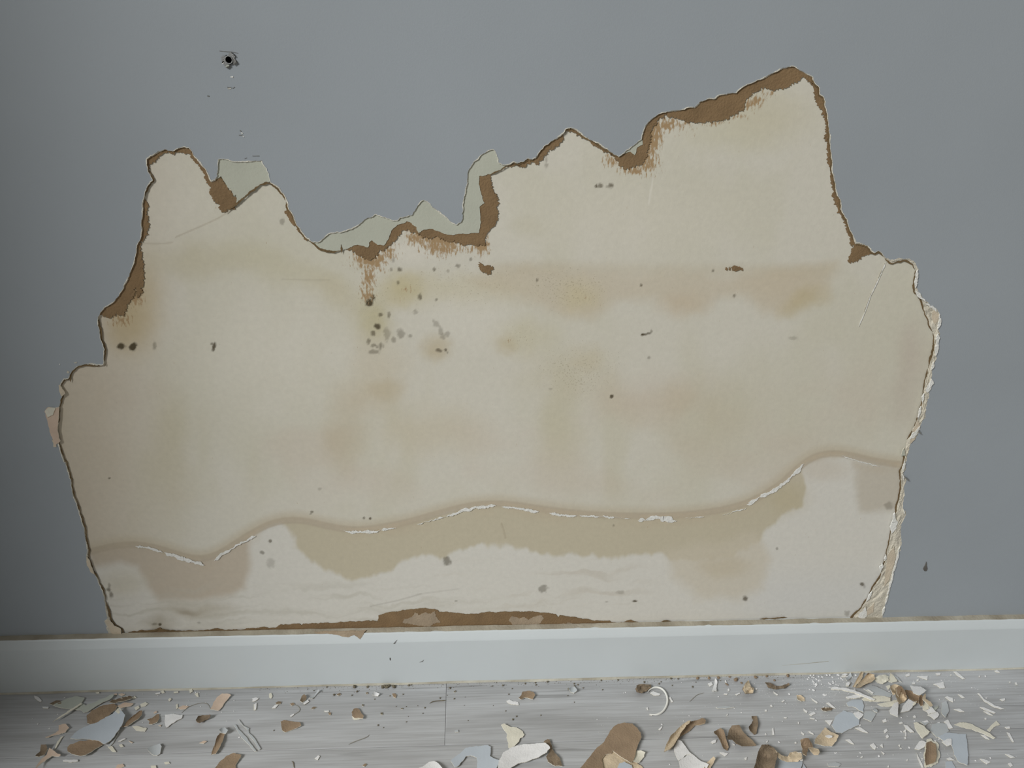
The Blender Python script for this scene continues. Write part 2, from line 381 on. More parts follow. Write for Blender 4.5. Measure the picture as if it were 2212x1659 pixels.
# tide line and what lies below it
TIDE = np.array([(150, 1200), (200, 1188), (240, 1176), (290, 1171), (340, 1180), (400, 1200), (440, 1208), (475, 1193), (530, 1156), (580, 1128), (620, 1118), (660, 1121),
 (700, 1132), (760, 1143), (800, 1140), (880, 1125), (960, 1102), (1000, 1091), (1060, 1083), (1120, 1088), (1180, 1098), (1280, 1109), (1400, 1112),
 (1480, 1109), (1560, 1099), (1620, 1082), (1680, 1048), (1720, 1010), (1750, 985), (1780, 975), (1820, 975), (1860, 986), (1900, 995), (1990, 1006)], float)
TD = resample(TIDE, 18); k_ = np.array([1, 2, 3, 2, 1])/9.0
TDy = np.convolve(np.pad(TD[:, 1], 2, 'edge'), k_, 'valid'); TD = np.stack([TD[:, 0], TDy], -1)
ty = np.interp(PX, TD[:, 0], TD[:, 1]); dt = seg_dist(PX, PY, TD, False); below = PY-ty
sgn = np.where(below > 0, dt, -dt)
low = smooth(-2, 10, sgn)
lay(low, (183, 181, 174), 0.85)
lay(low*smooth(1180, 1300, PY)*smooth(1500, 1700, PX), (178, 178, 175), 0.7)
zoneL = [(185, 1170), (300, 1172), (430, 1206), (540, 1150), (545, 1200), (536, 1240), (528, 1272), (500, 1290), (430, 1296), (345, 1300), (320, 1270), (300, 1225), (260, 1215), (200, 1230)]
lay(pmask(zoneL, 12, 0.5)*low, (158, 146, 128), 0.75)
lay(blob(270, 1258, 50, 34, 0.8)*low, (170, 164, 146), 0.5)
zoneM = [(600, 1110), (640, 1160), (640, 1184), (672, 1208), (702, 1232), (745, 1248), (790, 1250), (832, 1235), (862, 1214), (905, 1207), (960, 1206), (1005, 1184), (1062, 1172), (1108, 1186),
 (1150, 1194), (1200, 1196), (1262, 1200), (1335, 1203), (1432, 1196), (1446, 1212), (1500, 1212), (1580, 1200), (1640, 1164), (1662, 1140), (1690, 1112), (1738, 1094), (1746, 1050), (1726, 1010), (1690, 1035), (1600, 1085), (1400, 1108), (1060, 1080), (900, 1115), (740, 1138)]
lay(pmask(zoneM, 6, 0.5, 17)*low, (163, 155, 133), 0.85)
lay(blob(1700, 1075, 50, 40, 0.8)*low, (160, 150, 122), 0.4)
lay(pmask([(1440, 1190), (1640, 1150), (1664, 1200), (1650, 1270), (1600, 1292), (1500, 1290), (1450, 1250)], 18, 0.8)*low, (174, 167, 151), 0.7)
lay(blob(1560, 1225, 60, 28, 0.7)*low, (166, 156, 134), 0.5)
lay(pmask([(1842, 990), (1960, 1000), (1950, 1098), (1900, 1100), (1858, 1104), (1848, 1060)], 14, 0.9)*low, (163, 156, 142), 0.75)
lay(blob(1770, 1010, 70, 30, 0.8)*low, (172, 164, 150), 0.5)
lay((1-smooth(3, 26, -sgn))*(sgn < 4), (166, 157, 138), 0.7)                        # soft halo above
lay(1-smooth(4.5, 9.5, np.abs(sgn-3)), (155, 145, 128), 0.8)                              # brown line
lay((1-smooth(6, 40, sgn))*(sgn > 0)*smooth(0.4, 0.65, fbm(PX/90, PY/60, 77, 3)), (164, 152, 132), 0.5)
# brushed grey smears low down
sm = smooth(0.45, 0.8, fbm(X/150, (Y+0.05*PX+14*fbm(PX/200, PY/90, 62, 2))/11, 61, 4))*smooth(1240, 1290, PY)*(1-smooth(1345, 1370, PY))*(1-smooth(900, 1150, PX))
lay(sm, (164, 161, 150), 0.6)
lay(blob(420, 1322, 90, 22, 0.9), (150, 142, 124), 0.55)
lay(blob(400, 1323, 26, 9, 0.9), (126, 116, 98), 0.5)
lay(blob(345, 1350, 36, 14, 0.9), (128, 118, 96), 0.5)
lay(smooth(0.5, 0.8, fbm(X/160, (Y+0.04*PX)/11, 63, 4))*smooth(1200, 1230, PY)*(1-smooth(1300, 1330, PY))*smooth(900, 1000, PX)*(1-smooth(1300, 1450, PX)), (166, 160, 148), 0.5)
# mould and dirt spots
SPOTS = [(798, 653, 7, 8, .95), (805, 643, 5.5, 6.5, .85), (821, 680, 4.5, 5, .6), (840, 681, 3.5, 6, .5), (816, 705, 6.5, 6.5, .8), (806, 720, 5, 5, .6), (836, 722, 7, 13, .3), (866, 721, 8, 10, .38), (886, 726, 3.5, 4, .35),
 (850, 734, 5, 6, .4), (796, 738, 5, 6, .5), (806, 746, 5, 4, .45), (814, 749, 4, 4, .4), (822, 747, 4, 7, .5), (828, 748, 3, 5, .3), (809, 760, 12, 5, .42), (936, 693, 3, 4, .25), (943, 700, 7, 6, .3), (952, 715, 5, 10, .3),
 (966, 721, 5, 6, .32), (957, 728, 5, 6, .32), (897, 674, 5, 6, .3), (907, 641, 4.5, 7, .6), (943, 647, 3, 3.5, .5), (860, 611, 3, 4, .5), (864, 582, 4, 5, .6), (845, 582, 2.5, 4, .4), (850, 562, 3.5, 5, .35), (938, 582, 3.5, 4, .6),
 (968, 586, 3, 4, .3), (989, 574, 5, 4.5, .5), (1017, 560, 2.5, 4, .5), (946, 756, 5, 4, .6), (953, 758, 2.5, 3, .6), (963, 756, 3, 3, .7), (966, 762, 2, 3, .5), (261, 748, 8, 7, .85), (288, 750, 8, 8.5, .95), (270, 748, 4, 4, .3), (334, 747, 4, 8, .4),
 (463, 747, 4, 7, .8), (458, 742, 4, 3, .6), (461, 755, 4, 4, .7), (1288, 402, 3, 3.5, .8), (1297, 401, 5, 4.5, .6), (1319, 401, 6, 5, .65), (1312, 402, 4, 3, .3), (1180, 345, 3, 5, .3), (1180, 357, 4, 5, .3), (1385, 616, 3, 3, .6), (1586, 638, 3, 4, .5),
 (1540, 585, 3, 3, .5), (1388, 723, 3, 2.5, .95), (1394, 722, 4, 1.8, .7), (1401, 720, 4, 2, .6), (1407, 716, 2, 4, .5), (1321, 856, 4, 4.5, .8), (1402, 773, 3, 3, .4), (1713, 730, 8, 4, .25), (966, 1212, 8, 9, .55), (583, 1168, 4, 4, .6), (566, 1194, 5, 4, .5), (586, 1216, 9, 9, .22),
 (1325, 1135, 2.5, 3, .4), (1611, 1293, 5, 6, .7), (1678, 1185, 2.5, 3, .5), (1173, 1272, 10, 8, .45), (1372, 1298, 5, 2, .8), (1862, 1262, 5, 4, .7), (1867, 1266, 3, 5, .3), (236, 1033, 3, 2, .8), (674, 1106, 3, 3, .6), (671, 1110, 2, 2, .5), (786, 1119, 2, 3, .7), (800, 1120, 2.5, 2.5, .8),
 (235, 1274, 6, 3, .6), (240, 1284, 4, 8, .55), (236, 1265, 3, 6, .4), (346, 1349, 4, 3, .8), (334, 1348, 6, 3, .4), (1830, 1326, 7, 6, .35), (1920, 1092, 10, 8, .3), (1160, 605, 1.8, 4, .6), (690, 1056, 4, 3, .25), (1190, 840, 4, 3, .2), (1340, 1280, 8, 5, .25), (985, 1298, 3, 2, .4), (1310, 1300, 4, 2, .3),
 (1576, 580, 3, 4, .3), (430, 1345, 4, 2, .3), (610, 478, 5, 6, .35)]
ws = (fbm(PX/5, PY/5, 88, 2)-0.5)
for (cx, cy, rx, ry, a) in SPOTS:
    sl = (np.abs(PX-cx) < 40) & (np.abs(PY-cy) < 40)
    d = np.sqrt(((PX[sl]-cx)/rx)**2+((PY[sl]-cy)/ry)**2)+ws[sl]*1.0
    m = np.clip((1-smooth(0.6, 1.35, d))*a*1.15, 0, 1)
    C[sl] = C[sl]*(1-m[:, None])+np.array(A(72, 64, 48))*m[:, None]
# faint lines: cracks and scratches
for pts, a, rgb in (([(508, 449), (470, 472), (440, 486), (415, 497), (380, 512)], .4, (140, 130, 112)), ([(304, 526), (340, 527), (372, 524)], .35, (140, 130, 112)),
                    ([(610, 603), (660, 605), (712, 605)], .22, (130, 124, 108)), ([(1083, 1130), (1088, 1145), (1092, 1162)], .35, (130, 118, 98)),
                    ([(1411, 385), (1406, 410), (1402, 440)], .5, (196, 193, 184)), ([(800, 1310), (860, 1297), (910, 1283)], .3, (130, 126, 116)), ([(900, 1284), (990, 1272)], .2, (130, 126, 116))):
    lay(1-smooth(0.6, 2.6, seg_dist(PX, PY, pts, False)), rgb, a)

# brown paper pieces (traced), also used for the fibrous fade around them
BROWN = {
 'wing': [(212, 680), (218, 668), (240, 650), (262, 620), (278, 590), (292, 555), (296, 530), (305, 522), (307, 535), (309, 565), (311, 590), (308, 612), (306, 635), (297, 640), (292, 622), (286, 640), (277, 655), (272, 668), (266, 684), (250, 680), (240, 688), (228, 682)],
 'wing_upper': [(302, 522), (300, 500), (304, 470), (304, 445), (308, 428), (315, 434), (320, 446), (319, 470), (322, 488), (316, 500), (314, 518), (308, 524)],
 'peak_cap': [(328, 392), (312, 365), (312, 340), (335, 326), (358, 318), (374, 322), (400, 315), (414, 322), (422, 338), (428, 352), (418, 346), (410, 333), (400, 326), (386, 328), (375, 333), (363, 330), (352, 334), (340, 341), (334, 348), (325, 353), (322, 366)],
 'peak_flank': [(424, 338), (438, 354), (452, 376), (462, 386), (474, 376), (484, 392), (494, 405), (506, 418), (512, 441), (500, 448), (486, 460), (477, 456), (470, 440), (460, 432), (453, 420), (453, 405), (446, 395), (440, 380), (430, 360)],
 'bump_flank': [(622, 436), (628, 450), (638, 466), (650, 488), (660, 504), (668, 517), (660, 517), (648, 503), (636, 489), (624, 474), (616, 459), (620, 450)],
 'sill': [(738, 530), (760, 528), (775, 520), (797, 516), (815, 522), (828, 525), (838, 510), (848, 488), (862, 476), (878, 470), (894, 476), (905, 494), (920, 488), (945, 495), (965, 500), (1000, 498), (1026, 496), (1032, 470), (1032, 440), (1040, 430), (1034, 410), (1028, 384), (1042, 370), (1062, 372), (1061, 390),
          (1066, 405), (1070, 420), (1076, 430), (1073, 445), (1077, 457), (1073, 475), (1068, 487), (1060, 496), (1052, 512), (1046, 528), (1035, 530), (1020, 527), (1008, 532), (996, 527), (980, 520), (962, 518), (945, 513), (925, 514), (908, 508), (898, 502), (880, 498), (866, 503), (856, 520), (846, 528), (832, 538), (818, 545), (810, 556), (797, 562), (786, 556), (770, 548), (752, 542)],
 'island': [(1033, 566), (1042, 572), (1052, 573), (1058, 577), (1067, 578), (1063, 586), (1055, 592), (1045, 590), (1037, 583), (1033, 577)],
 'second_peak': [(1096, 360), (1106, 348), (1130, 344), (1152, 338), (1168, 320), (1190, 302), (1216, 282), (1224, 274), (1219, 290), (1216, 303), (1207, 312), (1200, 319), (1186, 325), (1178, 336), (1172, 346), (1166, 353), (1155, 356), (1150, 352), (1136, 358), (1126, 363), (1113, 357)],
 'second_slope': [(1222, 280), (1232, 272), (1250, 278), (1276, 298), (1304, 314), (1330, 334), (1322, 336), (1304, 325), (1276, 308), (1258, 299), (1240, 287)],
 'shoulder': [(1318, 330), (1337, 338), (1352, 326), (1380, 318), (1384, 300), (1386, 284), (1396, 262), (1410, 248), (1440, 236), (1475, 231), (1504, 226), (1530, 211), (1552, 201), (1590, 195), (1606, 184), (1640, 168), (1692, 142), (1714, 138), (1736, 150), (1757, 162), (1764, 182),
              (1754, 186), (1744, 172), (1732, 170), (1720, 178), (1706, 182), (1696, 190), (1681, 190), (1668, 196), (1655, 188), (1645, 190), (1630, 200), (1616, 214), (1612, 226), (1605, 235), (1590, 245), (1575, 253), (1555, 260), (1540, 262), (1515, 263), (1500, 266), (1480, 261), (1465, 257), (1455, 252), (1440, 250), (1420, 258), (1410, 276), (1405, 298), (1402, 316), (1398, 334), (1392, 346), (1380, 358), (1370, 362), (1355, 362), (1345, 360), (1330, 346)],
 'long_flank': [(1750, 180), (1762, 180), (1776, 196), (1784, 218), (1792, 250), (1796, 300), (1800, 350), (1806, 395), (1812, 425), (1824, 455), (1838, 490), (1850, 522), (1842, 536), (1837, 526), (1830, 501), (1824, 480), (1814, 460), (1803, 430), (1796, 396), (1790, 350), (1787, 312), (1784, 285), (1781, 256), (1771, 236), (1762, 211)],
 'corner': [(1842, 535), (1850, 523), (1866, 524), (1878, 531), (1888, 548), (1872, 553), (1862, 555), (1855, 562), (1845, 565), (1834, 565), (1836, 555), (1840, 545)],
 'foot': [(275, 1372), (276, 1367), (286, 1364), (330, 1362), (346, 1357), (360, 1364), (400, 1365), (450, 1362), (470, 1357), (485, 1361), (500, 1361), (550, 1357), (570, 1355), (595, 1357), (605, 1350), (646, 1347), (651, 1350), (655, 1347), (700, 1347), (760, 1343), (815, 1341), (817, 1330), (840, 1324), (880, 1317), (905, 1315), (938, 1315), (950, 1321), (980, 1324), (1010, 1327), (1025, 1327), (1050, 1323), (1100, 1322), (1150, 1321), (1165, 1323),
          (1200, 1327), (1206, 1334), (1210, 1329), (1240, 1334), (1280, 1340), (1325, 1344), (1346, 1345), (1355, 1340), (1363, 1338), (1374, 1343), (1385, 1346), (1424, 1345), (1436, 1341), (1452, 1343), (1460, 1347), (1460, 1356), (1000, 1366), (600, 1376)],
}
# fibre mask: torn paper fluff spreading from the brown pieces
fib = np.zeros(shp)
def fluff(cx, cy, rx, ry, a=1.0, rot=0):
    global fib
    fib = np.maximum(fib, blob(cx, cy, rx, ry, 0.95, False, rot)*a)
for q in ((955, 528, 62, 34), (905, 512, 40, 26, .95), (800, 560, 52, 34), (797, 600, 22, 46, .85), (793, 632, 26, 32, .75), (835, 545, 34, 26, .8), (1040, 530, 26, 30), (1018, 536, 30, 14, .7), (292, 640, 26, 28, .95), (262, 692, 34, 18, .75),
          (1412, 300, 26, 72, 1.0, 0.2), (1395, 350, 40, 40, .9), (1365, 366, 44, 16, .8), (1322, 348, 30, 20, .75), (1440, 268, 34, 22, .9), (1470, 268, 40, 14, .7), (1540, 266, 50, 10, .7), (1625, 222, 34, 22, .85), (1655, 200, 30, 14, .7), (1590, 252, 40, 12, .6),
          (1590, 580, 18, 7, .9), (470, 450, 10, 10, .3), (1480, 285, 40, 20, .35), (880, 625, 22, 12, .45), (300, 660, 26, 20, .4), (1270, 645, 30, 22, .3), (860, 645, 26, 12, .4), (1097, 740, 14, 10, .4)):
    fluff(*q)
spk = np.zeros(shp)
for q in ((1000, 600, 260, 60, .7), (1230, 620, 140, 60, .9), (1250, 800, 130, 90, .9), (800, 640, 90, 80, .7), (1130, 725, 60, 40, .7), (1000, 640, 140, 60, .6), (840, 780, 90, 80, .4), (1330, 880, 120, 50, .4), (1500, 610, 160, 50, .4)):
    spk = np.maximum(spk, blob(*q[:4], 0.9)*q[4])
# relief
rel = (fbm(PX/90, PY/90, 55, 3)-0.5)*0.0003-(1-smooth(0, 10, np.abs(sgn-6)))*0.00022
hd = sdf(PX, PY, HOLE[::1])
keep = (hd < 14) & (GZ > 0.066)
idx = -np.ones(shp, np.int64)
cellk = keep[:-1, :-1] | keep[1:, :-1] | keep[:-1, 1:] | keep[1:, 1:]
vk = np.zeros(shp, bool); vk[:-1, :-1] |= cellk; vk[1:, :-1] |= cellk; vk[:-1, 1:] |= cellk; vk[1:, 1:] |= cellk
idx[vk] = np.arange(vk.sum())
P3[..., 1] = np.clip(rel, -0.0005, 0.0003)
VV = P3[vk].astype(np.float32)
FF = np.stack([idx[:-1, :-1][cellk], idx[:-1, 1:][cellk], idx[1:, 1:][cellk], idx[1:, :-1][cellk]], -1).astype(np.int32)
me = bpy.data.meshes.new('wall_back')
me.vertices.add(len(VV)); me.vertices.foreach_set('co', VV.ravel())
me.loops.add(FF.size); me.loops.foreach_set('vertex_index', FF.ravel())
me.polygons.add(len(FF)); me.polygons.foreach_set('loop_start', np.arange(0, FF.size, 4, dtype=np.int32))
me.polygons.foreach_set('use_smooth', np.ones(len(FF), bool))
me.update(calc_edges=True)
at = me.attributes.new('stain', 'FLOAT_COLOR', 'POINT')
at.data.foreach_set('color', np.concatenate([C[vk], np.ones((len(VV), 1))], -1).astype(np.float32).ravel())
at = me.attributes.new('fibre', 'FLOAT', 'POINT'); at.data.foreach_set('value', fib[vk].astype(np.float32))
at = me.attributes.new('speck', 'FLOAT', 'POINT'); at.data.foreach_set('value', spk[vk].astype(np.float32))

def plaster_mat():
    m = bpy.data.materials.new('water_stained_plaster'); m.use_nodes = True; nt = m.node_tree; N = nt.nodes; Lk = nt.links
    b = N['Principled BSDF']; b.inputs['Roughness'].default_value = 0.88; b.inputs['Specular IOR Level'].default_value = 0.2
    def attr(n):
        a = N.new('ShaderNodeAttribute'); a.attribute_name = n; return a
    tc = N.new('ShaderNodeTexCoord')
    def noise(sc, scale, det):
        mp = N.new('ShaderNodeMapping'); mp.inputs['Scale'].default_value = sc; Lk.new(tc.outputs['Object'], mp.inputs[0])
        n = N.new('ShaderNodeTexNoise'); n.inputs['Scale'].default_value = scale; n.inputs['Detail'].default_value = det
        n.inputs['Roughness'].default_value = 0.6
        Lk.new(mp.outputs[0], n.inputs[0]); return n
    def math_(op, a, c, clamp=False):
        x = N.new('ShaderNodeMath'); x.operation = op; x.use_clamp = clamp
        for i, v in enumerate((a, c)):
            if isinstance(v, (int, float)): x.inputs[i].default_value = v
            else: Lk.new(v, x.inputs[i])
        return x.outputs[0]
    def mix(f, a, c, blend='MIX'):
        x = N.new('ShaderNodeMix'); x.data_type = 'RGBA'; x.blend_type = blend
        for i, v in ((0, f), (6, a), (7, c)):
            if isinstance(v, (int, float)): x.inputs[i].default_value = v
            elif isinstance(v, tuple): x.inputs[i].default_value = (*v, 1)
            else: Lk.new(v, x.inputs[i])
        return x.outputs[2]
    col = attr('stain').outputs['Color']
    fine = noise((1, 1, 1), 160, 4)
    f1 = math_('MULTIPLY_ADD', fine.outputs['Fac'], 0.16); N[-1].inputs[2].default_value = 0.92
    g = N.new('ShaderNodeCombineColor')
    for i in range(3): Lk.new(f1, g.inputs[i])
    col = mix(1.0, col, g.outputs[0], 'MULTIPLY')
    # fibrous brown paper
    nf = noise((1.0, 1.0, 0.34), 430, 6)
    t = math_('ADD', nf.outputs['Fac'], math_('MULTIPLY', attr('fibre').outputs['Fac'], 0.36))
    fm = math_('MULTIPLY', math_('SUBTRACT', t, 0.675), 8.0, True)
    col = mix(fm, col, A(143, 121, 92))
    # fine mould speckle
    ns = noise((1, 1, 1), 520, 2)
    t2 = math_('ADD', ns.outputs['Fac'], math_('MULTIPLY', attr('speck').outputs['Fac'], 0.19))
    sm_ = math_('MULTIPLY', math_('MULTIPLY', math_('SUBTRACT', t2, 0.73), 9.0, True), 0.5)
    col = mix(sm_, col, A(124, 114, 88))
    Lk.new(col, b.inputs['Base Color'])
    bp = N.new('ShaderNodeBump'); bp.inputs['Strength'].default_value = 0.10; bp.inputs['Distance'].default_value = 0.0015
    nb = noise((1, 1, 1), 260, 4); Lk.new(nb.outputs['Fac'], bp.inputs['Height']); Lk.new(bp.outputs[0], b.inputs['Normal'])
    return m
me.materials.append(plaster_mat())
WALL = link(bpy.data.objects.new('wall_back', me))
tag(WALL, 'stained cream plaster wall with blue grey paint torn away above the baseboard', 'wall', kind='structure')

def box(name, lo, hi, m, parent=None):
    (x0, y0, z0), (x1, y1, z1) = lo, hi
    V = [(x, y, z) for x in (x0, x1) for y in (y0, y1) for z in (z0, z1)]
    F = [(0, 1, 3, 2), (4, 6, 7, 5), (0, 4, 5, 1), (2, 3, 7, 6), (0, 2, 6, 4), (1, 5, 7, 3)]
    return mesh_obj(name, V, F, m, parent)
box('wall_core', (XL-0.12, 0.03, -0.02), (1.6, 0.12, 1.9), M['core'], WALL)

# painted skin with the torn edge; rim strips where the thickness shows
outs, strips = [], []
pA = jag(SEC_A_OUT, 1.0, 2.6, False, 3); pAi = jag(resample(SEC_A_IN, 1, n=len(pA)), 0.7, 2.6, False, 4); pAi = resample(pAi, 1, n=len(pA))
pB = jag(SEC_B, 0.75, 2.6, False, 5)
pC = jag(SEC_C_OUT, 1.2, 2.6, False, 6); pCi = resample(jag(SEC_C_IN, 0.7, 2.6, False, 7), 1, n=len(pC))
sB = np.arange(len(pB))
wB = 0.5+2.3*vnoise(sB/9.0, sB*0.0, 4)**1.5
nB = normals2(pB, False); pBi = pB+nB*wB[:, None]
OUT = np.vstack([pA[:-1], pB[:-1], pC])
def wv(p, y): return on_wall(p[:, 0], p[:, 1], y)
front = wv(OUT, PY_PAINT)
x0, x1 = front[0, 0], front[-1, 0]
ring = [(x1-0.001, PY_PAINT, 0.05), (1.5, PY_PAINT, 0.05), (1.5, PY_PAINT, 1.8), (XL, PY_PAINT, 1.8), (XL, PY_PAINT, 0.05), (x0, PY_PAINT, 0.05)]
FR = np.vstack([front, ring]); BK = FR.copy(); BK[:, 1] += 0.0018
AC = on_wall(np.array(495.0), np.array(129.0), PY_PAINT)                 # wall anchor bore
ang = np.linspace(0, 2*math.pi, 24, endpoint=False)
hf = np.stack([AC[0]+0.0030*np.cos(ang), np.full(24, PY_PAINT), AC[2]+0.0030*np.sin(ang)], -1); hb = hf.copy(); hb[:, 1] += 0.0018
V, F, mi = prism(FR, BK, [(hf, hb)])
skin = mesh_obj('paint_layer', V, F, [M['paint'], M['paint_edge']], WALL, mi)
skin['label'] = 'matt blue grey paint layer with torn edge'
def rim(name, po, pi_, yo, yi, m, crumbs, seed, K=4):
    N = len(po); V = []; F = []
    r = np.random.default_rng(seed)
    for k in range(K+1):
        t = k/K; q = po*(1-t)+pi_*t
        y = yo*(1-t**1.3)+yi*t**1.3
        yv = np.full(N, y)
        if 0 < k < K:
            wdt = np.hypot(*(po-pi_).T)
            yv = yv-np.clip(wdt-3, 0, 12)/12*crumbs*(vnoise(np.arange(N)/3.0, np.full(N, k*2.7), seed)-0.35)
        V.append(on_wall(q[:, 0], q[:, 1], yv))
    V = np.vstack(V)
    for k in range(K):
        for i in range(N-1): F.append((k*N+i, k*N+i+1, (k+1)*N+i+1, (k+1)*N+i))
    return mesh_obj(name, V, F, m, WALL)
rim('broken_plaster_edge', pA, pAi, PY_PAINT-1e-5, -0.0007, M['rim'], 0.0015, 2)
rim('torn_paint_rim', pB, pBi, PY_PAINT-1e-5, -0.0007, M['paint_edge'], 0.0, 3, 2)
o = rim('broken_plaster_edge', pC, pCi, PY_PAINT-1e-5, -0.0007, M['rim'], 0.0022, 4, 6)
# pale broken lip of the paint film along the tear
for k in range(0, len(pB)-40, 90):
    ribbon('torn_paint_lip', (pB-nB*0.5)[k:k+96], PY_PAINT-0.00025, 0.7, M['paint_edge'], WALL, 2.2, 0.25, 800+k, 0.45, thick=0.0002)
# white crust along the wide right edge
for k, (pts, hw) in enumerate((([(1983, 583), (1980, 606), (1978, 622)], 2.2), ([(1979, 628), (1990, 642), (2000, 654)], 3.0), ([(2000, 655), (2014, 665), (2024, 674)], 2.4), ([(2030, 678), (2031, 700), (2026, 712)], 2.6), ([(2028, 720), (2026, 745), (2022, 770)], 2.4), ([(2018, 782), (2012, 800)], 2.2),
        ([(2012, 818), (2013, 828), (2006, 840)], 3.4), ([(1988, 920), (1976, 938), (1966, 950)], 2.4), ([(1954, 995), (1952, 1020)], 2.0), ([(1950, 1024), (1954, 1040)], 2.4), ([(1934, 1108), (1932, 1130), (1926, 1152)], 4.2), ([(1952, 1100), (1956, 1112)], 2.2), ([(1914, 1198), (1911, 1212)], 2.0),
        ([(1906, 1216), (1902, 1236)], 2.6), ([(1945, 1180), (1938, 1210), (1930, 1240), (1920, 1280), (1914, 1306)], 1.3), ([(1912, 1310), (1906, 1330)], 2.6), ([(1884, 1278), (1872, 1300)], 1.8), ([(1990, 878), (1984, 905)], 1.4), ([(1997, 850), (1994, 872)], 1.4))):
    ribbon('plaster_crust', pts, -0.0034, hw, M['white'], WALL, 2.2, 0.8, 100+k, thick=0.0014)
for k, (poly, mm) in enumerate((([(2012, 676), (2020, 670), (2029, 680), (2025, 692), (2020, 702), (2012, 690)], 'flap'), ([(2000, 845), (2010, 822), (2015, 826), (2010, 842), (2002, 850)], 'white'), ([(1972, 932), (1982, 908), (1986, 916), (1984, 930), (1977, 936)], 'flap'),
        ([(1968, 945), (1980, 936), (1976, 950), (1966, 956)], 'flap'), ([(1948, 975), (1953, 968), (1956, 984), (1948, 984)], 'sage'), ([(1918, 1200), (1932, 1180), (1934, 1205), (1922, 1250), (1910, 1268), (1912, 1240)], 'flap'), ([(1872, 1318), (1890, 1300), (1886, 1322), (1872, 1330)], 'flap'), ([(1852, 1332), (1870, 1312), (1872, 1330), (1866, 1340)], 'white'))):
    sheet('plaster_patch', poly, -0.0030, 0.0010, [M[mm], M['rim']], WALL, 0.7, 2.4, 300+k)
for k, pts in enumerate(([(1984, 928), (1988, 936), (1992, 939)], [(1955, 1030), (1960, 1036), (1965, 1040)])):
    ribbon('paint_whisker', pts, -0.0042, 1.5, M['mark'], WALL, 1.6, 0.2, 400+k, thick=0.0018)
# peeled flap on the left flank
fl = sheet('peeled_flap', [(96, 890), (102, 881), (121, 881), (128, 879), (126, 905), (124, 930), (130, 953), (118, 963), (112, 946), (107, 927), (101, 905)], -0.0030, 0.0010, [M['f_pink'], M['f_cream']], WALL, 0.7, 2.5, 12)
fl['label'] = 'pinkish cream paper flap'
sheet('peeled_flap', [(97, 890), (103, 881), (119, 882), (114, 896), (102, 903)], -0.0036, 0.0006, [M['f_cream'], M['f_cream']], WALL, 0.6, 2.5, 13)
for k, poly in enumerate(([(128, 842), (127, 832), (133, 838), (140, 850), (133, 856)], [(186, 1200), (192, 1210), (203, 1240), (196, 1236), (188, 1222)], [(226, 1340), (236, 1338), (246, 1352), (260, 1360), (262, 1372), (246, 1374), (238, 1364)], [(112, 950), (118, 955), (122, 966), (116, 966)])):
    sheet('peeled_flap', poly, -0.0029, 0.0008, [M['flap'], M['f_cream']], WALL, 0.6, 2.4, 20+k)

# sage undercoat patches
for k, poly in enumerate(([(470, 338), (500, 345), (540, 345), (568, 342), (577, 358), (588, 390), (575, 397), (560, 400), (545, 412), (530, 425), (512, 440), (510, 420), (505, 424), (500, 408), (492, 406), (484, 392), (478, 380), (468, 388), (464, 380)],
        [(664, 516), (690, 517), (703, 504), (735, 496), (760, 489), (775, 480), (790, 468), (810, 458), (830, 462), (857, 470), (863, 464), (886, 461), (900, 436), (915, 427), (930, 434), (960, 459), (986, 479), (993, 470), (993, 450), (996, 428), (1001, 408), (1004, 385), (1006, 365), (1022, 345), (1038, 329), (1054, 319), (1068, 317), (1079, 333), (1082, 347), (1098, 355),
         (1082, 366), (1060, 377), (1036, 381), (1034, 400), (1040, 420), (1046, 439), (1036, 446), (1038, 480), (1035, 503), (1000, 506), (975, 508), (955, 504), (935, 495), (915, 496), (904, 503), (897, 490), (888, 481), (878, 477), (858, 486), (846, 497), (838, 515), (830, 531), (815, 529), (803, 520), (797, 524), (795, 534), (775, 529), (760, 534), (739, 541), (705, 543), (690, 538)],
        [(1340, 334), (1360, 318), (1386, 298), (1388, 312), (1377, 318), (1371, 334), (1362, 328)])):
    s_ = sheet('undercoat_patch', poly, PY_SAGE, 0.0006, [M['sage'], M['sage_edge']], WALL, 0.8, 2.6, 40+k)
    s_['label'] = 'pale sage green undercoat'
for k, (nm, poly) in enumerate(BROWN.items()):
    b_ = sheet('torn_paper', poly, PY_BROWN, 0.0006, [M['brown'], M['brown_dark']], WALL, 1.7 if nm != 'foot' else 0.7, 2.0, 60+k, 0.9 if nm != 'foot' else 0.4)
    b_['label'] = 'exposed brown torn paper'
for k, poly in enumerate(([(868, 1346), (874, 1336), (888, 1332), (896, 1322), (904, 1328), (918, 1325), (930, 1328), (940, 1319), (942, 1332), (950, 1344), (930, 1352), (890, 1352)],
        [(1100, 1340), (1106, 1332), (1122, 1336), (1134, 1332), (1142, 1338), (1152, 1332), (1172, 1329), (1174, 1336), (1168, 1346), (1150, 1354), (1108, 1354)], [(1212, 1348), (1228, 1346), (1244, 1350), (1220, 1353)])):
    sheet('scuffed_paper', poly, PY_BROWN-0.0003, 0.0003, [M['brown_grey'], M['brown_grey']], WALL, 1.2, 2.4, 90+k)
for k, poly in enumerate(([(1566, 582), (1569, 577), (1573, 580), (1570, 585)], [(1580, 578), (1586, 574), (1594, 576), (1604, 579), (1606, 586), (1599, 583), (1590, 586), (1582, 584)], [(1575, 578), (1578, 578), (1578, 585), (1574, 584)])):
    sheet('torn_paper', poly, PY_BROWN, 0.0004, [M['brown'], M['brown_dark']], WALL, 0.5, 1.6, 96+k)

